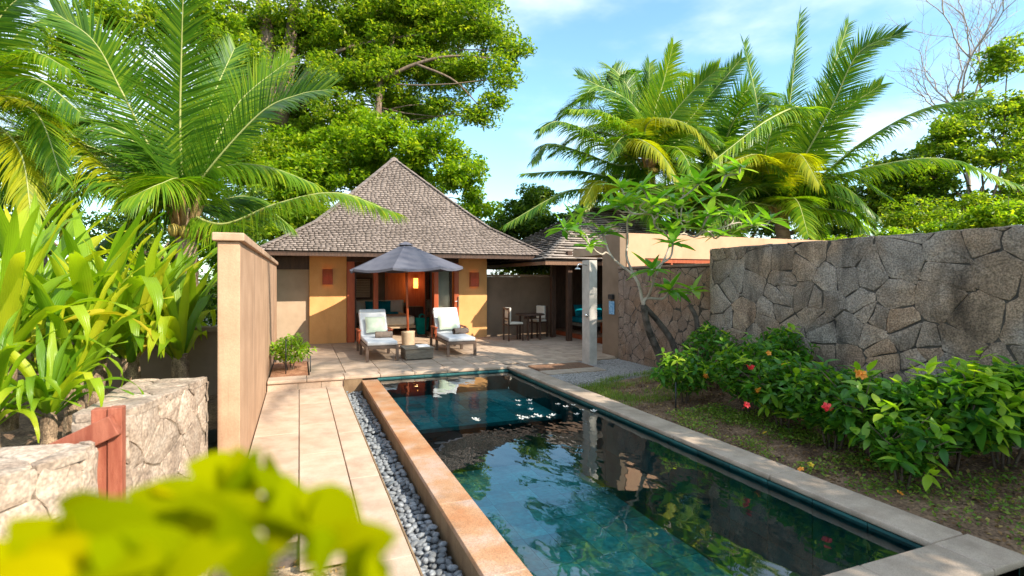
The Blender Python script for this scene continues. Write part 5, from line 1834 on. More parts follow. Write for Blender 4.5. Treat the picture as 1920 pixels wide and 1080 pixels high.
D1 = 18.5
C = P(1215, 300, D1)
palm('broad right hand palm with a bright yellow arching frond above the frangipani', C, (C.x, C.y, -0.3), [
    ([P(1210, 240, D1), P(1180, 190, D1), P(1120, 160, D1 - .3), P(1085, 142, D1 - .5)], 'palm_green', (.3, -1, .6)),
    ([P(1190, 250, D1 - .3), P(1130, 210, D1 - .8), P(1075, 205, D1 - 1.2)], 'palm_lime', UP),
    ([P(1170, 290, D1 - .3), P(1110, 250, D1 - 1), P(1050, 228, D1 - 1.6), P(1015, 240, D1 - 2)], 'palm_green', UP),
    ([P(1160, 310, D1), P(1090, 285, D1 - .3), P(1030, 270, D1 - .6), P(1000, 300, D1 - .8)], 'palm_green', UP),
    ([P(1150, 330, D1 + .3), P(1080, 320, D1 + .6), P(985, 325, D1 + .9)], 'palm_green', UP),
    ([P(1225, 220, D1 + .3), P(1245, 150, D1 + .3), P(1262, 85, D1 + .2)], 'palm_lime', UPR),
    ([P(1205, 220, D1 + .6), P(1215, 170, D1 + .8), P(1218, 120, D1 + 1)], 'palm_green', UPR),
    ([P(1250, 230, D1), P(1300, 170, D1 - .4), P(1345, 130, D1 - .8)], 'palm_lime', (-.3, -1, .5)),
    ([P(1270, 250, D1 + .5), P(1330, 180, D1 + .5), P(1390, 110, D1 + .5)], 'palm_green', (-.3, -1, .5)),
    ([P(1190, 270, D1 - 1), P(1200, 262, D1 - 2), P(1240, 290, D1 - 2.8), P(1285, 360, D1 - 3.2)], 'palm_yellow', UP),
    ([P(1210, 240, D1 - .8), P(1240, 222, D1 - 1.5), P(1300, 240, D1 - 2), P(1350, 300, D1 - 2.4)], 'palm_yellow', UP),
    ([P(1170, 350, D1 - .5), P(1120, 340, D1 - 1.2), P(1095, 380, D1 - 1.6)], 'palm_yellow', UP),
    ([P(1150, 350, D1), P(1060, 360, D1 - .4), P(950, 420, D1 - .8)], 'palm_green', UP),
    ([P(1180, 360, D1), P(1110, 370, D1 - .4), P(1040, 440, D1 - .8)], 'palm_green', UP),
    ([P(1270, 310, D1), P(1330, 310, D1 - .4), P(1390, 370, D1 - .8)], 'palm_green', UP),
    ([P(1260, 270, D1), P(1320, 250, D1 + .4), P(1400, 280, D1 + .8)], 'palm_green', UP),
    ([P(1220, 360, D1 - 1), P(1230, 400, D1 - 1.6), P(1240, 470, D1 - 2)], 'palm_green', UP),
    ([P(1190, 190, D1 + 1.5), P(1150, 130, D1 + 2), P(1140, 150, D1 + 2.4)], 'palm_green', UPR),
], L=1.12, n=140, trunk_r=0.24, seed=9, wid=0.052, group=gr, droop=0.22, auto=8, alen=3.4, zlo=-.3, zhi=.5)

C = P(1350, 290, 21.5)
palm('middle palm half hidden between the two right hand palms', C, (C.x, C.y, -0.3), [
    ([P(1350, 230, 21.5), P(1330, 180, 21.5), P(1280, 160, 21.5)], 'palm_green', UPR),
    ([P(1370, 230, 21.5), P(1400, 170, 21.5), P(1440, 190, 21.5)], 'palm_green', UPR),
], L=1.4, n=80, auto=9, alen=4.2, trunk_r=0.25, seed=12, wid=0.065, group=gr, zlo=-0.3, zhi=0.9)
C = P(1180, 240, 23.5)
palm('farthest pale palm crown at the left of the right hand group', C, (C.x, C.y, -0.3), [
    ([P(1160, 190, 23.5), P(1125, 160, 23.5), P(1090, 190, 23.5)], 'palm_lime', UPR),
], L=1.4, n=75, auto=10, alen=3.8, trunk_r=0.25, seed=14, wid=0.07, group=gr, zlo=-0.4, zhi=0.9)
C = P(1330, 400, 19.5)
palm('low dark palm filling the gap above the salmon wall', C, (C.x, C.y, -0.3), [], L=1.3, n=75, auto=13, alen=4.0, trunk_r=0.22, seed=15, wid=0.065,
     mats=['palm_green', 'palm_green', 'palm_green', 'palm_lime'], coco=False)

# the palm over the photographer's shoulder whose fronds stripe the patio
palm('tall coconut palm outside the frame behind the stone wall', (9.6, 0.6, 8.6), (10.2, 0.0, -0.3), [], L=1.0, n=44, auto=13, alen=4.2, seed=17, wid=0.05, coco=False)

# ================================================================== TREES
def B(px, py, d, rx, ry, rz=None):
    """crown lobe around the point seen at px,py; radii in pixels of the photograph at that distance"""
    k = d / 1000.0
    return (P(px, py, d), rx * k, (rz or (rx + ry) / 2) * k, ry * k)


bt = 25.0
tree('broadleaf_tree', 'huge spreading tree with pale green leaves behind the bungalow', 'tree', P(560, 590, bt), [
    B(470, 50, 24, 95, 75), B(590, 60, 25, 100, 85), B(700, 30, 25, 100, 70), B(820, 40, 25, 90, 65), B(905, 50, 24, 70, 50),
    B(945, 145, 23, 36, 30), B(880, 130, 24, 60, 34), B(620, 160, 24, 85, 60), B(715, 140, 24, 85, 55), B(650, 240, 24, 80, 50),
    B(820, 195, 24, 55, 22), B(895, 215, 23, 34, 26), B(560, 230, 25, 70, 60), B(780, 215, 26, 50, 28), B(930, 190, 23, 30, 20),
    B(640, -40, 25, 200, 60), B(850, -20, 25, 120, 50), B(540, 150, 25.5, 90, 70), B(680, 90, 25, 110, 60), B(780, 90, 25, 80, 45), B(740, 190, 25.5, 70, 40), B(450, 180, 26, 80, 80), B(620, 270, 25.5, 90, 50), B(960, 95, 23.5, 30, 30), B(850, 145, 24.5, 60, 40), B(800, 120, 25, 70, 50), B(760, 20, 24, 90, 50),
], M['tree_leaf'], M['bark'], leaf=0.20, density=2.1, trunk_r=0.55, seed=31, fork=P(520, 230, bt), clump=0.55, per=115, flat=0.7, hollow=0.1, limb=.1, extra=[
    ([P(520, 230, 24.5), P(505, 120, 24), P(495, 20, 24), P(480, -60, 24)], (0.42, 0.25)),
    ([P(525, 240, 24.5), P(540, 130, 24), P(548, 40, 24), P(560, -40, 24)], (0.34, 0.2)),
    ([P(705, 330, 24), P(708, 230, 23.6), P(715, 150, 23.6), P(740, 60, 24)], (0.2, 0.09)),
    ([P(715, 150, 23.4), P(780, 120, 23.2), P(850, 105, 23), P(930, 110, 23)], (0.10, 0.03)),
    ([P(780, 120, 23), P(850, 150, 22.8), P(900, 200, 22.8)], (0.06, 0.02)),
    ([P(530, 190, 24), P(610, 110, 24), P(690, 80, 24), P(820, 60, 24)], (0.12, 0.04)),
])
tree('broadleaf_tree', 'bright green bushy tree directly behind the bungalow roof', 'tree', P(800, 560, 27), [
    B(720, 255, 21.5, 75, 42), B(800, 275, 21.5, 75, 50), B(865, 330, 21.5, 52, 48), B(900, 385, 21.5, 34, 30), B(610, 320, 21.5, 70, 45), B(590, 400, 21.5, 70, 40), B(480, 330, 21, 70, 60), B(530, 430, 21, 80, 40),
    B(560, 340, 21.5, 65, 55), B(500, 400, 21, 60, 50), B(690, 320, 22.5, 80, 50), B(840, 400, 22.5, 60, 40), B(760, 330, 23, 90, 60), B(540, 280, 23, 70, 50), B(660, 270, 23, 80, 50),
], M['tree_bright'], M['bark'], leaf=0.21, trunk_r=0.3, seed=33, fork=P(780, 420, 26), clump=0.46, per=105, flat=0.7, density=2.1, hollow=.15, limb=.12)
tree('broadleaf_tree', 'leafy tree behind the big left palm reaching the top of the picture', 'tree', P(250, 590, 17), [
    B(190, 30, 17, 75, 50), B(280, 50, 17, 70, 60), B(400, 40, 17, 60, 55), B(430, 120, 18, 70, 60), B(200, 150, 18, 80, 60), B(110, 250, 18, 70, 60),
    B(300, 300, 19, 120, 70), B(450, 260, 20, 80, 80), B(120, 90, 17, 60, 40),
], M['tree_leaf'], M['bark'], leaf=0.18, trunk_r=0.2, seed=35, fork=P(260, 300, 17.5), clump=0.46, per=105, flat=0.7, density=1.6, hollow=.15, limb=.15)
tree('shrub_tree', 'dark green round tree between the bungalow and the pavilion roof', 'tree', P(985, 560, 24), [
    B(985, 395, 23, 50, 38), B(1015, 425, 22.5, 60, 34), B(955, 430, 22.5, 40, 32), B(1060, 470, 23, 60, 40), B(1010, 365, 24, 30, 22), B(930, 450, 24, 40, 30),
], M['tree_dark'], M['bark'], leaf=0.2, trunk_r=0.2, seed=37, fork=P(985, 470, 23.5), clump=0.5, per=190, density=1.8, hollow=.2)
tree('shrub_tree', 'pale olive shrubs glimpsed under the pavilion eaves', 'tree', P(1060, 560, 24), [
    B(1045, 505, 21, 70, 20), B(980, 500, 21, 60, 24), B(1100, 500, 21, 60, 26),
], M['tree_bright'], M['bark'], leaf=0.2, trunk_r=0.12, seed=38, fork=P(1060, 530, 22), clump=0.45, per=120)
tree('broadleaf_tree', 'dense green tree at the right edge above the stone wall', 'tree', P(1850, 600, 20), [
    B(1890, 110, 20, 45, 40), B(1905, 200, 20, 55, 50), B(1860, 290, 20, 75, 55), B(1780, 260, 21, 70, 50), B(1740, 330, 21, 75, 50),
    B(1900, 360, 20, 55, 50), B(1820, 400, 20, 80, 40), B(1725, 410, 20, 80, 40), B(1970, 250, 20, 60, 120), B(1660, 320, 22, 60, 40), B(1690, 380, 22, 80, 50), B(1830, 210, 21, 50, 35),
], M['tree_leaf'], M['bark'], leaf=0.18, trunk_r=0.2, seed=41, fork=P(1850, 400, 20), clump=0.5, per=150, flat=0.6, density=1.5, hollow=.25, limb=.25)
tree('shrub_tree', 'lime green leafy bush low behind the high stone wall', 'tree', P(1800, 600, 11), [
    B(1830, 412, 11.5, 45, 22), B(1890, 405, 11, 45, 30), B(1770, 432, 12, 40, 16), B(1690, 445, 14, 50, 14), B(1590, 455, 15, 50, 12),
], M['tree_bright'], M['bark'], leaf=0.12, trunk_r=0.1, seed=43, fork=P(1790, 480, 12), clump=0.3, per=170, density=1.7)
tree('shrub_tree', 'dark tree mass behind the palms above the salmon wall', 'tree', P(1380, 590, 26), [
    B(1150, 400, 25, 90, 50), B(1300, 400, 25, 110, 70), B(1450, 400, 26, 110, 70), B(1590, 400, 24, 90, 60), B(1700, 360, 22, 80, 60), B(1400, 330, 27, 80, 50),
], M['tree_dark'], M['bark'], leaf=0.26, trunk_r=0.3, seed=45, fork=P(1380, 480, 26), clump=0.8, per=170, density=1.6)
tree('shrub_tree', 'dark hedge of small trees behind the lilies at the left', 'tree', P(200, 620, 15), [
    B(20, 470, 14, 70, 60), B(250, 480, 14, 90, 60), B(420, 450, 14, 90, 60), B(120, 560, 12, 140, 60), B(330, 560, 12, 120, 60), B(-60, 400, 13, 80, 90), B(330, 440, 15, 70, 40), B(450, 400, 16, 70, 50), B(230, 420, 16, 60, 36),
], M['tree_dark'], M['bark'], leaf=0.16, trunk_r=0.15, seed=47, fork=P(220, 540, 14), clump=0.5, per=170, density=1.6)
# shade trees standing out of the frame over the right wall
tree('broadleaf_tree', 'shade tree outside the frame beyond the right wall', 'tree', (9.6, -1.8, -0.4), [
    (Vector((8.1, -0.2, 4.6)), 1.5, 1.6, 1.0), (Vector((7.6, -3.0, 4.3)), 1.4, 1.7, 1.1), (Vector((8.9, 2.0, 5.5)), 1.2, 1.0, 1.0), (Vector((7.3, -5.6, 4.2)), 1.5, 1.6, 1.1), (Vector((9.7, -2.2, 4.8)), 1.4, 2.2, 1.2),
], M['tree_leaf'], M['bark'], leaf=0.2, trunk_r=0.25, seed=51, fork=(9.3, -1.6, 2.6), clump=0.5, per=150, density=1.5, hollow=.1)


# bare tree
def bare(label, base, tips, r0, seed, m):
    r = random.Random(seed)
    t = thing('bare_tree', label, 'tree', base)
    b = MB()
    b2 = MB()

    def grow(p, d, l, rad, depth):
        n = 4
        pts = [p]
        for i in range(n):
            d = (d + Vector((r.uniform(-.25, .25), r.uniform(-.25, .25), r.uniform(-.08, .14)))).normalized()
            pts.append(pts[-1] + d * l / n)
        (b if depth > 3 else b2).tube(pts, [rad * (1 - .4 * i / n) for i in range(n + 1)], 5, cap=False)
        if depth <= 0:
            return
        for k in range(r.choice((2, 2, 3))):
            ax = Vector((r.uniform(-1, 1), r.uniform(-1, 1), r.uniform(-.35, .7)))
            grow(pts[-1], (d + ax * 0.75).normalized(), l * r.uniform(.62, .88), rad * .6, depth - 1)
            if k == 0:
                grow(pts[2], (d + ax * -1.0).normalized(), l * .6, rad * .42, depth - 1 if depth > 2 else 0)
    base = Vector(base)
    b.tube(spline([base, base.lerp(Vector(tips[0]), .6) + Vector((.1, 0, 0)), Vector(tips[0])], 8), [r0 * (1 - .3 * i / 7) for i in range(8)], 8)
    for q in tips[1:]:
        q = Vector(q)
        d = (q - Vector(tips[0]))
        grow(Vector(tips[0]), d.normalized(), d.length * .42, r0 * .5, 4)
    b.build('trunk', m, t, smooth=True)
    b2.build('twigs', m, t, smooth=True)
    return t


bare('bare grey branched tree against the sky at the upper right', P(1830, 560, 24), [P(1805, 225, 24), P(1700, 90, 24), P(1770, 20, 24), P(1860, 30, 24), P(1740, 150, 23.5), P(1900, 110, 24), P(1810, -40, 24), P(1690, 170, 23.6)], 0.11, 5, M['bark_pale'])

# ================================================================== FRANGIPANI
def frangipani():
    r = random.Random(21)
    base = G(1253, 712, 0.0)
    t = thing('frangipani_tree', 'pale branched frangipani with rosettes of leaves beside the low stone wall', 'tree', base)
    fork = P(1206, 572, 8.7)
    low = MB()
    low.tube(spline([base - Vector((0, 0, .1)), P(1236, 665, 8.95), P(1216, 618, 8.8), fork], 12), [0.075 - .0022 * i for i in range(12)], 9)
    low.tube(spline([P(1272, 700, 9.0), P(1262, 645, 9.0), P(1234, 603, 8.9), fork], 12), [0.06 - .0018 * i for i in range(12)], 8)
    low.tube(spline([P(1292, 700, 9.1), P(1305, 645, 9.1), P(1306, 600, 9.0), P(1293, 572, 9.0)], 12), [0.055 - .0016 * i for i in range(12)], 8)
    low.build('trunk', M['plum_trunk'], t, smooth=True)
    tips = [(1058, 428, 8.2), (1080, 420, 8.5), (1105, 462, 8.3), (1088, 400, 8.9), (1150, 388, 8.6), (1190, 372, 8.9), (1205, 352, 8.3), (1250, 365, 8.8), (1282, 350, 9.3), (1335, 368, 9.0),
            (1330, 402, 8.6), (1352, 440, 9.2), (1412, 422, 9.1), (1445, 412, 9.5), (1362, 325, 9.4), (1388, 312, 9.2), (1230, 402, 8.4), (1290, 402, 9.4), (1175, 415, 9.3),
            (1130, 436, 8.9), (1262, 455, 8.1), (1222, 505, 8.2), (1165, 352, 8.9), (1300, 545, 8.9)]
    extra = [(1225, 385, 8.3), (1268, 392, 8.9), (1310, 345, 8.7), (1172, 385, 8.4), (1375, 405, 9.0), (1260, 430, 8.6), (1322, 430, 8.8), (1255, 545, 8.6)]
    nodes = [(fork, Vector((0, 0, 1)), 0.036)]
    nodes.append((P(1293, 572, 9.0), Vector((0, 0, 1)), 0.026))
    order = sorted(tips + extra, key=lambda q: (P(*q) - fork).length)
    for q in order:
        p = P(*q)
        best, bs = None, 1e9
        for nd in nodes:
            dd = (p - nd[0])
            if dd.z < -0.2: continue
            cost = dd.length + 0.62 * (nd[0] - fork).length + (1.0 if dd.length < 0.3 else 0)
            if cost < bs: best, bs = nd, cost
        a, d0, rad = best
        L = (p - a).length
        m1 = a + (d0 * 0.35 + (p - a).normalized() * 0.65) * L * .35 + Vector((r.uniform(-.06, .06), r.uniform(-.06, .06), 0))
        m2 = a.lerp(p, .7) + Vector((r.uniform(-.07, .07), r.uniform(-.07, .07), -0.06))
        S = spline([a, m1, m2, p], 12)
        r0 = min(rad * 0.9, 0.031)
        r1 = 0.015
        b = MB()
        b.tube(S, [r0 + (r1 - r0) * i / 11 * 1.0 for i in range(11)] + [0.02], 6)
        b.build('branch', M['plum_bark'], t, smooth=True)
        for i in (4, 7, 9):
            dq = (S[i + 1] - S[i - 1]).normalized()
            nodes.append((S[i], dq, r0 + (r1 - r0) * i / 11))
    me = [oval_leaf('leaf', 0.36, 0.105, M['plum_leaf'], .22), oval_leaf('leaf', 0.36, 0.115, M['plum_leaf'], .45), oval_leaf('leaf', 0.36, 0.10, M['plum_leaf'], .05)]
    cnt = 0
    for q in tips:
        p = P(*q)
        nl = 12
        for k in range(nl):
            a = k * 2.4 + r.uniform(-.2, .2)
            el = r.uniform(-0.15, 0.5) if k < 8 else r.uniform(0.5, 1.15)
            d = Vector((math.cos(a) * math.cos(el), math.sin(a) * math.cos(el), math.sin(el)))
            s = r.uniform(.75, 1.25) * (0.7 if k >= 10 else 1)
            inst('leaf', me[r.randrange(3)], t, p - base + Vector((0, 0, -0.03 + .003 * k)), aim(d, r.uniform(-.3, .3)), (s, s * 1.05, s))
    b = MB()
    for q in extra:
        p = P(*q)
        for k in range(13):
            a = k * 2.4 + r.uniform(-.2, .2)
            el = r.uniform(-0.15, 0.5) if k < 8 else r.uniform(0.5, 1.15)
            d = Vector((math.cos(a) * math.cos(el), math.sin(a) * math.cos(el), math.sin(el)))
            s = r.uniform(.75, 1.25)
            mx = aim(d, r.uniform(-.3, .3)).to_matrix()
            mm = me[r.randrange(3)]
            b.add([p + mx @ Vector((v.co.x * s, v.co.y * s * 1.05, v.co.z * s)) for v in mm.vertices], [tuple(f.vertices) for f in mm.polygons])
    o = b.build('foliage', M['plum_bulk'], t, smooth=True)
    o['kind'] = 'stuff'
    return t


frangipani()

# ================================================================== LILIES
def lily_meshes():
    out = []
    k = 0
    for (L, W, bend, tilt) in ((1.0, .115, 0.5, .22), (1.1, .125, 1.3, .35), (1.05, .12, 2.1, .5), (0.95, .11, 2.7, .65), (0.8, .105, 1.7, .8), (1.15, .12, 0.9, .15), (1.1, .13, 2.4, .35)):
        out.append(strap_leaf('leaf', L, W * 0.78, bend, M['lily_leaf'], tilt=tilt, seed=k, kink=0.6 if k in (2, 6) else None)); k += 1
    return out


LM = lily_meshes()
LY = strap_leaf('leaf', 0.9, .10, 2.6, M['lily_yellow'], tilt=.55, seed=9)


def lily(label, base, h, s, n, seed, lean=(0, 0), yellow=1):
    r = random.Random(seed)
    base = Vector(base)
    t = thing('spider_lily', label, 'lily plant', base, 'giant spider lilies behind the low stone walls')
    top = base + Vector((lean[0], lean[1], h))
    b = MB()
    S = spline([base - Vector((0, 0, .15)), base.lerp(top, .5), top], 14)
    b.tube(S, [(0.078 - .0015 * i) * s * (1 + r.uniform(-.09, .09)) for i in range(14)], 10)
    b.build('stem', M['lily_stem'], t, smooth=False)
    for k in range(n):
        a = k * 2.399 + r.uniform(-.3, .3)
        f = k / n
        idx = (5, 0, 1, 6, 2, 3, 4)[min(6, int(f * 7))]
        if r.random() < .25: idx = r.randrange(7)
        me = LM[idx]
        if yellow and k >= n - yellow: me = LY
        if base.x + math.cos(a) * s * 1.05 > -0.85 and base.y > 4:
            me = LM[5] if r.random() < .5 else LM[0]
            if base.x + math.cos(a) * s * 0.55 > -0.9: a = PI - a
        o = inst('leaf', me, t, (top - base) + Vector((math.cos(a) * .03 * s, math.sin(a) * .03 * s, -0.02 - 0.09 * f * s)),
                 (r.uniform(-.12, .12), r.uniform(-.15, .15), a), s * r.uniform(.82, 1.15))
    return t


lilies = [
    ('giant spider lily nearest the tan wall, growing behind the pale stone block', P(338, 712, 5.75), 0.14, 0.98, 20, 0),
    ('giant spider lily second from the tan wall, with a thick fibrous stem', P(245, 725, 5.45), 0.2, 1.02, 22, 1),
    ('giant spider lily with the tallest upright leaves left of the pale stone block', P(180, 745, 5.15), 0.3, 1.1, 22, 1),
    ('bushy spider lily standing behind the others near the dark wall', P(290, 690, 6.6), 0.15, 1.05, 18, 0),
    ('small spider lily low in front beside the gate rail', P(92, 830, 3.95), 0.12, 0.62, 18, 0),
    ('giant spider lily at the left frame edge with broad drooping leaves', P(5, 770, 4.2), 0.35, 1.05, 20, 1),
    ('giant spider lily reaching highest at the left frame edge', P(60, 740, 5.2), 0.45, 1.2, 20, 1),
    ('small spider lily half cut by the left frame edge', P(-20, 850, 3.7), 0.1, 0.7, 16, 0),
    ('spider lily behind the low front one, its leaves bending over the stem', P(140, 790, 4.6), 0.2, 0.85, 18, 1),
    ('spider lily farthest back beside the tan wall', P(350, 690, 7.0), 0.2, 0.85, 18, 0),
]
for k, (lab, p, h, s, n, yl) in enumerate(lilies):
    lily(lab, (p.x, p.y, p.z), h + .14, s * (1.24 if k not in (4, 7) else 1.15), int(n * 1.5), 60 + k, yellow=yl)

# ================================================================== SHRUBS OF THE FLOWER BED
SL = [oval_leaf('leaf', 0.13, 0.062, M['shrub_leaf'], .3), oval_leaf('leaf', 0.13, 0.055, M['shrub_leaf'], .1), oval_leaf('leaf', 0.13, 0.065, M['shrub_leaf'], .5)]
SLL = [oval_leaf('leaf', 0.13, 0.062, M['shrub_lime'], .3), oval_leaf('leaf', 0.13, 0.055, M['shrub_lime'], .1)]


def flower_mesh(name, m, n=5, R=.045):
    b = MB()
    for k in range(n):
        a = 2 * PI * k / n
        d, s = Vector((math.cos(a), math.sin(a), 0)), Vector((-math.sin(a), math.cos(a), 0))
        b.add([Vector((0, 0, 0)), d * R * .6 - s * R * .38 + Vector((0, 0, R * .25)), d * R + Vector((0, 0, R * .15)), d * R * .6 + s * R * .38 + Vector((0, 0, R * .25))], [(0, 1, 2, 3)])
    b.lathe([(R * .1, 0), (R * .1, R * .5), (R * .02, R * .6)], (0, 0, 0), 5)
    me = bpy.data.meshes.new(name); me.from_pydata(b.v, [], b.f); me.materials.append(m)
    return me


FM = {'red': flower_mesh('flower', M['petal_red']), 'orange': flower_mesh('flower', M['petal_orange']), 'yellow': flower_mesh('flower', M['petal_yellow'])}


def shrub(label, base, R, H, n_leaf, n_bulk, seed, s=1.0, lime=0.15, flowers=(), stems=5, group='shrubs in the flower bed', zmin=0.15, sq=1.0):
    r = random.Random(seed)
    nrr = np.random.RandomState(seed)
    base = Vector(base)
    t = thing('flowering_shrub', label, 'shrub', base, group)
    n_bulk = int(n_bulk * 1.5)
    tops = []
    for k in range(stems):
        a = 2 * PI * k / stems + r.uniform(-.4, .4)
        tops.append(Vector((math.cos(a) * R * r.uniform(.3, .75), math.sin(a) * R * r.uniform(.3, .75) * sq, H * r.uniform(.6, .9))))
    for tp in tops:
        b = MB()
        b.tube(spline([base + Vector((tp.x * .15, tp.y * .15, -.1)), base + Vector((tp.x * .5, tp.y * .5, tp.z * .5)), base + tp], 7), [.013 - .001 * i for i in range(7)], 5)
        for q in range(4):
            e = base + tp + Vector((r.uniform(-.2, .2), r.uniform(-.2, .2), r.uniform(-.1, .15)))
            b.tube([base + tp * .75, e], [.006, .003], 4)
        b.build('stem', M['twig'], t, smooth=True)
    sprigs = []
    for k in range(max(1, n_leaf // 6)):
        v = Vector((r.gauss(0, 1), r.gauss(0, 1), r.gauss(0, 1))).normalized()
        q = r.uniform(.62, 1.0)
        p = Vector((v.x * R * q, v.y * R * q * sq, H * (.5 + zmin * .5) + v.z * H * (.5 - zmin * .5) * q))
        up = r.uniform(.2, .9)
        sprigs.append((p, (Vector((v.x, v.y, max(v.z, 0) + up))).normalized(), r.random() < lime * (1.6 if v.z > 0.3 else .4)))
    for (p, d, lm) in sprigs:
        me = SLL if lm else SL
        for k in range(6):
            a = k * 2.4 + r.uniform(-.3, .3)
            s1 = d.cross(Vector((0.3, .1, 1))).normalized(); s2 = d.cross(s1)
            dd = (s1 * math.cos(a) + s2 * math.sin(a)) * 1.0 + d * r.uniform(0, .9)
            inst('leaf', me[r.randrange(len(me))], t, p + d * .02 * k * s, aim(dd, r.uniform(-.4, .4)), s * r.uniform(.65, 1.2))
    if n_bulk:
        c = nrr.normal(size=(n_bulk, 3)); c /= np.linalg.norm(c, axis=1)[:, None]
        c *= (nrr.uniform(.2, 1, n_bulk) ** .5)[:, None]
        c = c * np.array([R * .92, R * .92 * sq, H * (.5 - zmin * .5) * .92]) + np.array([base.x, base.y, base.z + H * (.5 + zmin * .5)])
        V, F4 = leaf_quads(c, 0.10 * s, nrr, elong=2.0)
        o = np_mesh('foliage', V, F4, M['shrub_bulk'], t)
        o['kind'] = 'stuff'
    for (fx, fy, fz, col) in flowers:
        p = Vector((fx, fy, fz)) - base
        for q in range(3):
            o = inst('flower', FM[col], t, p + Vector((r.uniform(-.022, .022), r.uniform(-.022, .022), r.uniform(-.015, .015))), (r.uniform(-.6, .6) - .6, r.uniform(-.6, .6) - .5, r.uniform(0, 6)), r.uniform(.8, 1.1) * s)
    return t


def fl(px, py, d, col):
    p = P(px, py, d)
    return (p.x, p.y, p.z, col)


def bz(p):
    p.z = -0.04 + bed_slope(p.x, p.y)
    return p


def gb(px, py):
    return bz(G(px, py, 0.03))


shrub('shrub with pale lime shoots at the far end of the bed, beside the frangipani trunk', gb(1283, 750), 0.42, 0.72, 190, 700, 71, 0.85, .35, [fl(1322, 704, 7.0, 'orange')])
shrub('dark shrub with one light green top shoot at the corner of the high stone wall', gb(1335, 735), 0.45, 0.98, 190, 800, 72, .85, .10, [])
shrub('shrub with a red and two orange flowers in the far half of the bed', gb(1405, 775), 0.50, 0.92, 240, 950, 73, .9, .15, [fl(1407, 688, 6.0, 'red'), fl(1464, 687, 6.0, 'orange'), fl(1420, 732, 5.9, 'orange')])
shrub('shrub with one red flower near the soil in the middle of the bed', gb(1470, 800), 0.45, 0.80, 220, 900, 74, .9, .12, [fl(1398, 760, 5.5, 'red'), fl(1440, 662, 6.3, 'orange')])
shrub('tall thin dark shrub rising against the middle of the high stone wall', bz(Vector((5.85, 5.2, 0))), 0.38, 1.05, 170, 700, 75, .95, .08, [])
shrub('shrub with a red flower and an orange yellow one on top, right of the middle', gb(1560, 835), 0.46, 0.86, 240, 900, 76, 1.0, .18, [fl(1551, 766, 4.9, 'red'), fl(1616, 706, 4.9, 'yellow'), fl(1612, 702, 4.9, 'orange')])
shrub('broad leaved shrub with a yellowed leaf low on its left side', gb(1640, 860), 0.40, 0.80, 200, 700, 77, 1.15, .15, [])
shrub('thin leggy shrub with pink bud between the two broad shrubs', gb(1690, 900), 0.26, 0.60, 100, 250, 78, 1.1, .12, [])
shrub('large lime leaved shrub at the right end of the bed against the stone wall', gb(1785, 880), 0.46, 0.88, 300, 800, 79, 1.22, .62, [])
shrub('large leaved green shrub cut by the right frame edge', gb(1880, 880), 0.48, 0.92, 280, 800, 80, 1.22, .45, [])

# small shrub in the planter by the tan wall
shrub('small bright green shrub in the reddish bed at the foot of the tan wall', (-0.16, 10.95, 0.0), 0.40, 0.66, 160, 900, 82, .62, .9, [], group='shrub in the corner bed')
for o in bpy.data.objects:
    if o.get('group') == 'shrub in the corner bed':
        for ch in o.children:
            if ch.name.startswith('foliage'): ch.data.materials[0] = M['planter_leaf']
        del o['group']
for k, (px, py, h, lab) in enumerate(((536, 700, .62, 'thin dark garden stake in front of the small planter shrub'), (582, 697, .30, 'short dark garden stake at the corner of the planter bed'), (1267, 765, .34, 'thin black stake in the soil below the far shrub of the bed'))):
    p = G(px, py, 0)
    b = MB(); b.tube([p - Vector((0, 0, .1)), p + Vector((0, 0, h))], .011, 6)
    tag(b.build('garden_stake', M['black_metal'], smooth=True, origin=p), lab, 'stake')

# fallen blossoms and leaves on the bed
for k, (px, py, col, lab) in enumerate(((1434, 812, 'yellow', 'yellow blossom lying at the far edge of the creeping plants'), (1502, 876, 'orange', 'orange blossom lying in the green creepers, nearer the coping'),
                                        (1520, 868, 'yellow', 'yellow blossom in the green creepers beside an orange one'), (1687, 921, 'orange', 'orange blossom lying farthest right on the soil'),
                                        (1628, 866, 'red', 'small pink blossom on the soil under the broad leaved shrub'))):
    p = gb(px, py); p.z += 0.05
    o = bpy.data.objects.new('fallen_blossom', FM[col]); o.location = p; o.rotation_euler = (-.4, -.3, k); o.scale = (.75,) * 3
    COL.objects.link(o); tag(o, lab, 'blossom')

# ---- grass, creepers
def blades(name, pts, zf, lmin, lmax, wid, m, label, seed, bend=.5):
    r = np.random.RandomState(seed)
    n = len(pts)
    V = np.zeros((n, 4, 3)); 
    p = np.array([(x, y, zf(x, y)) for x, y in pts])
    a = r.uniform(0, 6.28, n); l = r.uniform(lmin, lmax, n)
    dx, dy = np.cos(a), np.sin(a)
    b_ = r.uniform(.1, bend, n)
    side = np.stack([-dy, dx, np.zeros(n)], 1) * (wid * r.uniform(.6, 1.2, n))[:, None]
    mid = p + np.stack([dx * l * b_ * .4, dy * l * b_ * .4, l * .6], 1)
    tip = p + np.stack([dx * l * b_ * 1.4, dy * l * b_ * 1.4, l * (1 - b_ * .4)], 1)
    V[:, 0] = p - side * .6; V[:, 1] = p + side * .6; V[:, 2] = mid + side * .6; V[:, 3] = mid - side * .6
    V2 = np.concatenate([V, tip[:, None, :]], 1).reshape(-1, 3)
    base = np.arange(n)[:, None] * 5
    F1 = base + np.array([[0, 1, 2, 3]]); 
    F2 = base + np.array([[3, 2, 4, 4]])
    tri = np.concatenate([base + np.array([[0, 1, 2]]), base + np.array([[0, 2, 3]]), base + np.array([[3, 2, 4]])])
    o = np_mesh(name, V2, tri, m)
    return tag(o, label, kind='stuff')


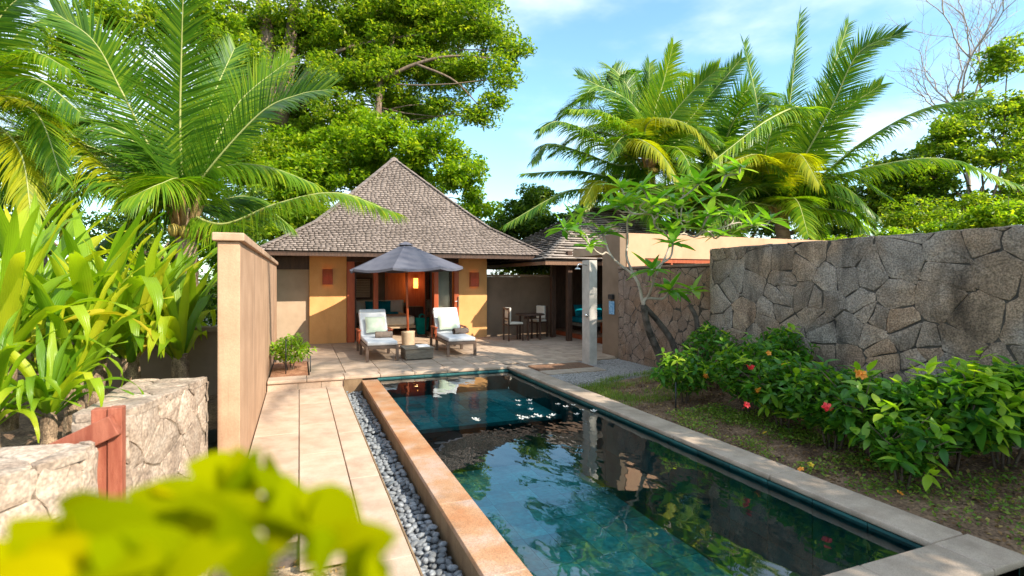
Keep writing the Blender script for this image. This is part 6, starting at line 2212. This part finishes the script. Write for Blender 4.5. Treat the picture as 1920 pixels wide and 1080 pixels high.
def grass_pts(n, seed):
    r = random.Random(seed)
    out = []
    from mathutils import noise as ns
    while len(out) < n:
        x, y = r.uniform(4.18, 6.1), r.uniform(6.2, 7.95)
        v = ns.noise(Vector((x * 2.2, y * 2.2, 4))) + .25 - max(0, x - 5.2) * .45
        if r.random() < v * 1.6: out.append((x, y))
    return out


blades('grass', grass_pts(5200, 3), lambda x, y: -0.05 + bed_slope(x, y), .03, .09, .004, M['grass'], 'patchy green grass between the gravel and the flower bed', 3, 1.0)


def creep_pts(n, seed):
    r = random.Random(seed)
    out = []
    from mathutils import noise as ns
    while len(out) < n:
        x, y = r.uniform(4.2, 6.1), r.uniform(1.6, 5.6)
        c = 4.62 + 0.25 * math.sin(y * 2)
        v = 0.75 - abs(x - c - .25) * 1.0 + ns.noise(Vector((x * 2.5, y * 2.5, 9))) * 1.3
        if y < 3.2: v *= .5
        if r.random() < v * .9: out.append((x, y))
    return out


cp = creep_pts(6500, 6)
nn_ = np.random.RandomState(9)
V, F4 = leaf_quads(np.array([(x, y, -0.03 + bed_slope(x, y) + nn_.uniform(0, .07)) for x, y in cp]), .035, nn_, up=1.2, elong=1.7)
tag(np_mesh('creeper_leaves', V, F4, M['grass']), 'low green creeping plants on the soil beside the coping', kind='stuff')
nn_ = np.random.RandomState(10)
V, F4 = leaf_quads(np.array([(nn_.uniform(4.2, 6.2), nn_.uniform(1.5, 7.4), 0) for _ in range(1800)]) + 0, .045, nn_, up=2.2, elong=2.0)
V[:, 2] += -0.03 + np.array([bed_slope(x, y) for x, y, z in V])
LIT = leaf_mat('dry_leaf', (0.10, .05, .02), (.24, .13, .05), (.38, .28, .09), trans=.1, rough=.8)
tag(np_mesh('leaf_litter', V, F4, LIT), 'dry fallen leaves scattered over the flower bed', kind='stuff')
nn_ = np.random.RandomState(12)
V, F4 = leaf_quads(np.array([(nn_.uniform(-1.2, .45), nn_.uniform(1.6, 4.0), -.19) for _ in range(700)]), .04, nn_, up=2.0, elong=2.0)
tag(np_mesh('leaf_litter', V, F4, LIT), 'dry straw and leaves on the mulch at the near end of the path', kind='stuff')

# ================================================================== THE BLURRED LEAVES CLOSE TO THE LENS
def foreground():
    r = random.Random(5)
    root = Vector((-0.25, 0.35, -0.24))
    t = thing('foreground_shrub', 'blurred yellow green leaves of a shrub close to the lens at the bottom left', 'shrub', root)
    base_me = oval_leaf('leaf', 0.10, 0.045, M['fore_leaf'], .25, segs=8)
    yel_me = oval_leaf('leaf', 0.10, 0.045, M['fore_yellow'], .25, segs=8)
    # (start px,py  tip px,py, d, yellow)
    L = [((560, 1010), (330, 880), .36, 0), ((600, 1030), (500, 850), .38, 0), ((640, 1040), (470, 905), .34, 0), ((300, 1010), (90, 950), .34, 0), ((430, 960), (240, 905), .40, 0),
         ((560, 960), (470, 860), .42, 0), ((640, 1000), (610, 910), .36, 0), ((560, 1060), (700, 960), .34, 0), ((640, 1090), (745, 1040), .33, 0), ((380, 1080), (250, 960), .33, 0),
         ((480, 1060), (330, 930), .35, 0), ((500, 1100), (400, 970), .31, 0), ((330, 1100), (180, 1010), .32, 0), ((200, 1110), (30, 1000), .31, 1), ((260, 1090), (80, 1010), .33, 1),
         ((130, 1120), (-40, 1030), .30, 1), ((240, 960), (80, 965), .37, 0), ((600, 1100), (620, 1000), .30, 0), ((700, 1120), (720, 1030), .30, 0), ((420, 1000), (200, 930), .38, 0),
         ((300, 1060), (110, 1040), .30, 0), ((420, 1110), (500, 1010), .32, 0), ((540, 1000), (640, 930), .39, 0), ((480, 930), (430, 850), .41, 0), ((350, 930), (300, 885), .40, 1), ((560, 930), (690, 985), .37, 0),
         ((60, 1110), (-60, 990), .33, 0), ((450, 900), (360, 862), .43, 0), ((640, 1060), (735, 985), .33, 0), ((520, 1040), (560, 900), .36, 0), ((400, 960), (500, 870), .40, 0), ((360, 1000), (150, 985), .35, 0), ((620, 1000), (560, 1060), .31, 0), ((300, 1100), (420, 1010), .30, 0), ((160, 1080), (20, 940), .34, 0)]
    hub = [P(520, 1080, .36), P(330, 1060, .34), P(150, 1120, .32)]
    bm = MB()
    bm.tube(spline([root, Vector((-0.02, 0.4, 0.8)), P(520, 1300, .36), hub[0]], 12), [.009 - .0004 * i for i in range(12)], 6)
    bm.tube(spline([root, Vector((-0.1, 0.35, 0.8)), P(330, 1300, .34), hub[1]], 12), [.009 - .0004 * i for i in range(12)], 6)
    bm.tube(spline([root, Vector((-0.12, 0.3, 0.8)), P(150, 1320, .32), hub[2]], 12), [.009 - .0004 * i for i in range(12)], 6)
    bm.build('stem', M['twig'], t, smooth=True)
    for (a, e, d, yl) in L:
        A_, E_ = P(a[0], a[1], d), P(e[0], e[1], d + r.uniform(-.02, .02))
        dd = E_ - A_
        l = dd.length
        s = l / 0.10
        up = Vector((0.2, -0.6, 0.7)) + Vector((r.uniform(-1.1, 1.1), r.uniform(-.5, .5), r.uniform(-.9, .5)))
        o = inst('leaf', yel_me if yl else base_me, t, A_ - root, aim(dd, 0, up), (s, max(.8, s) * 0.95, s))
    return t


foreground()
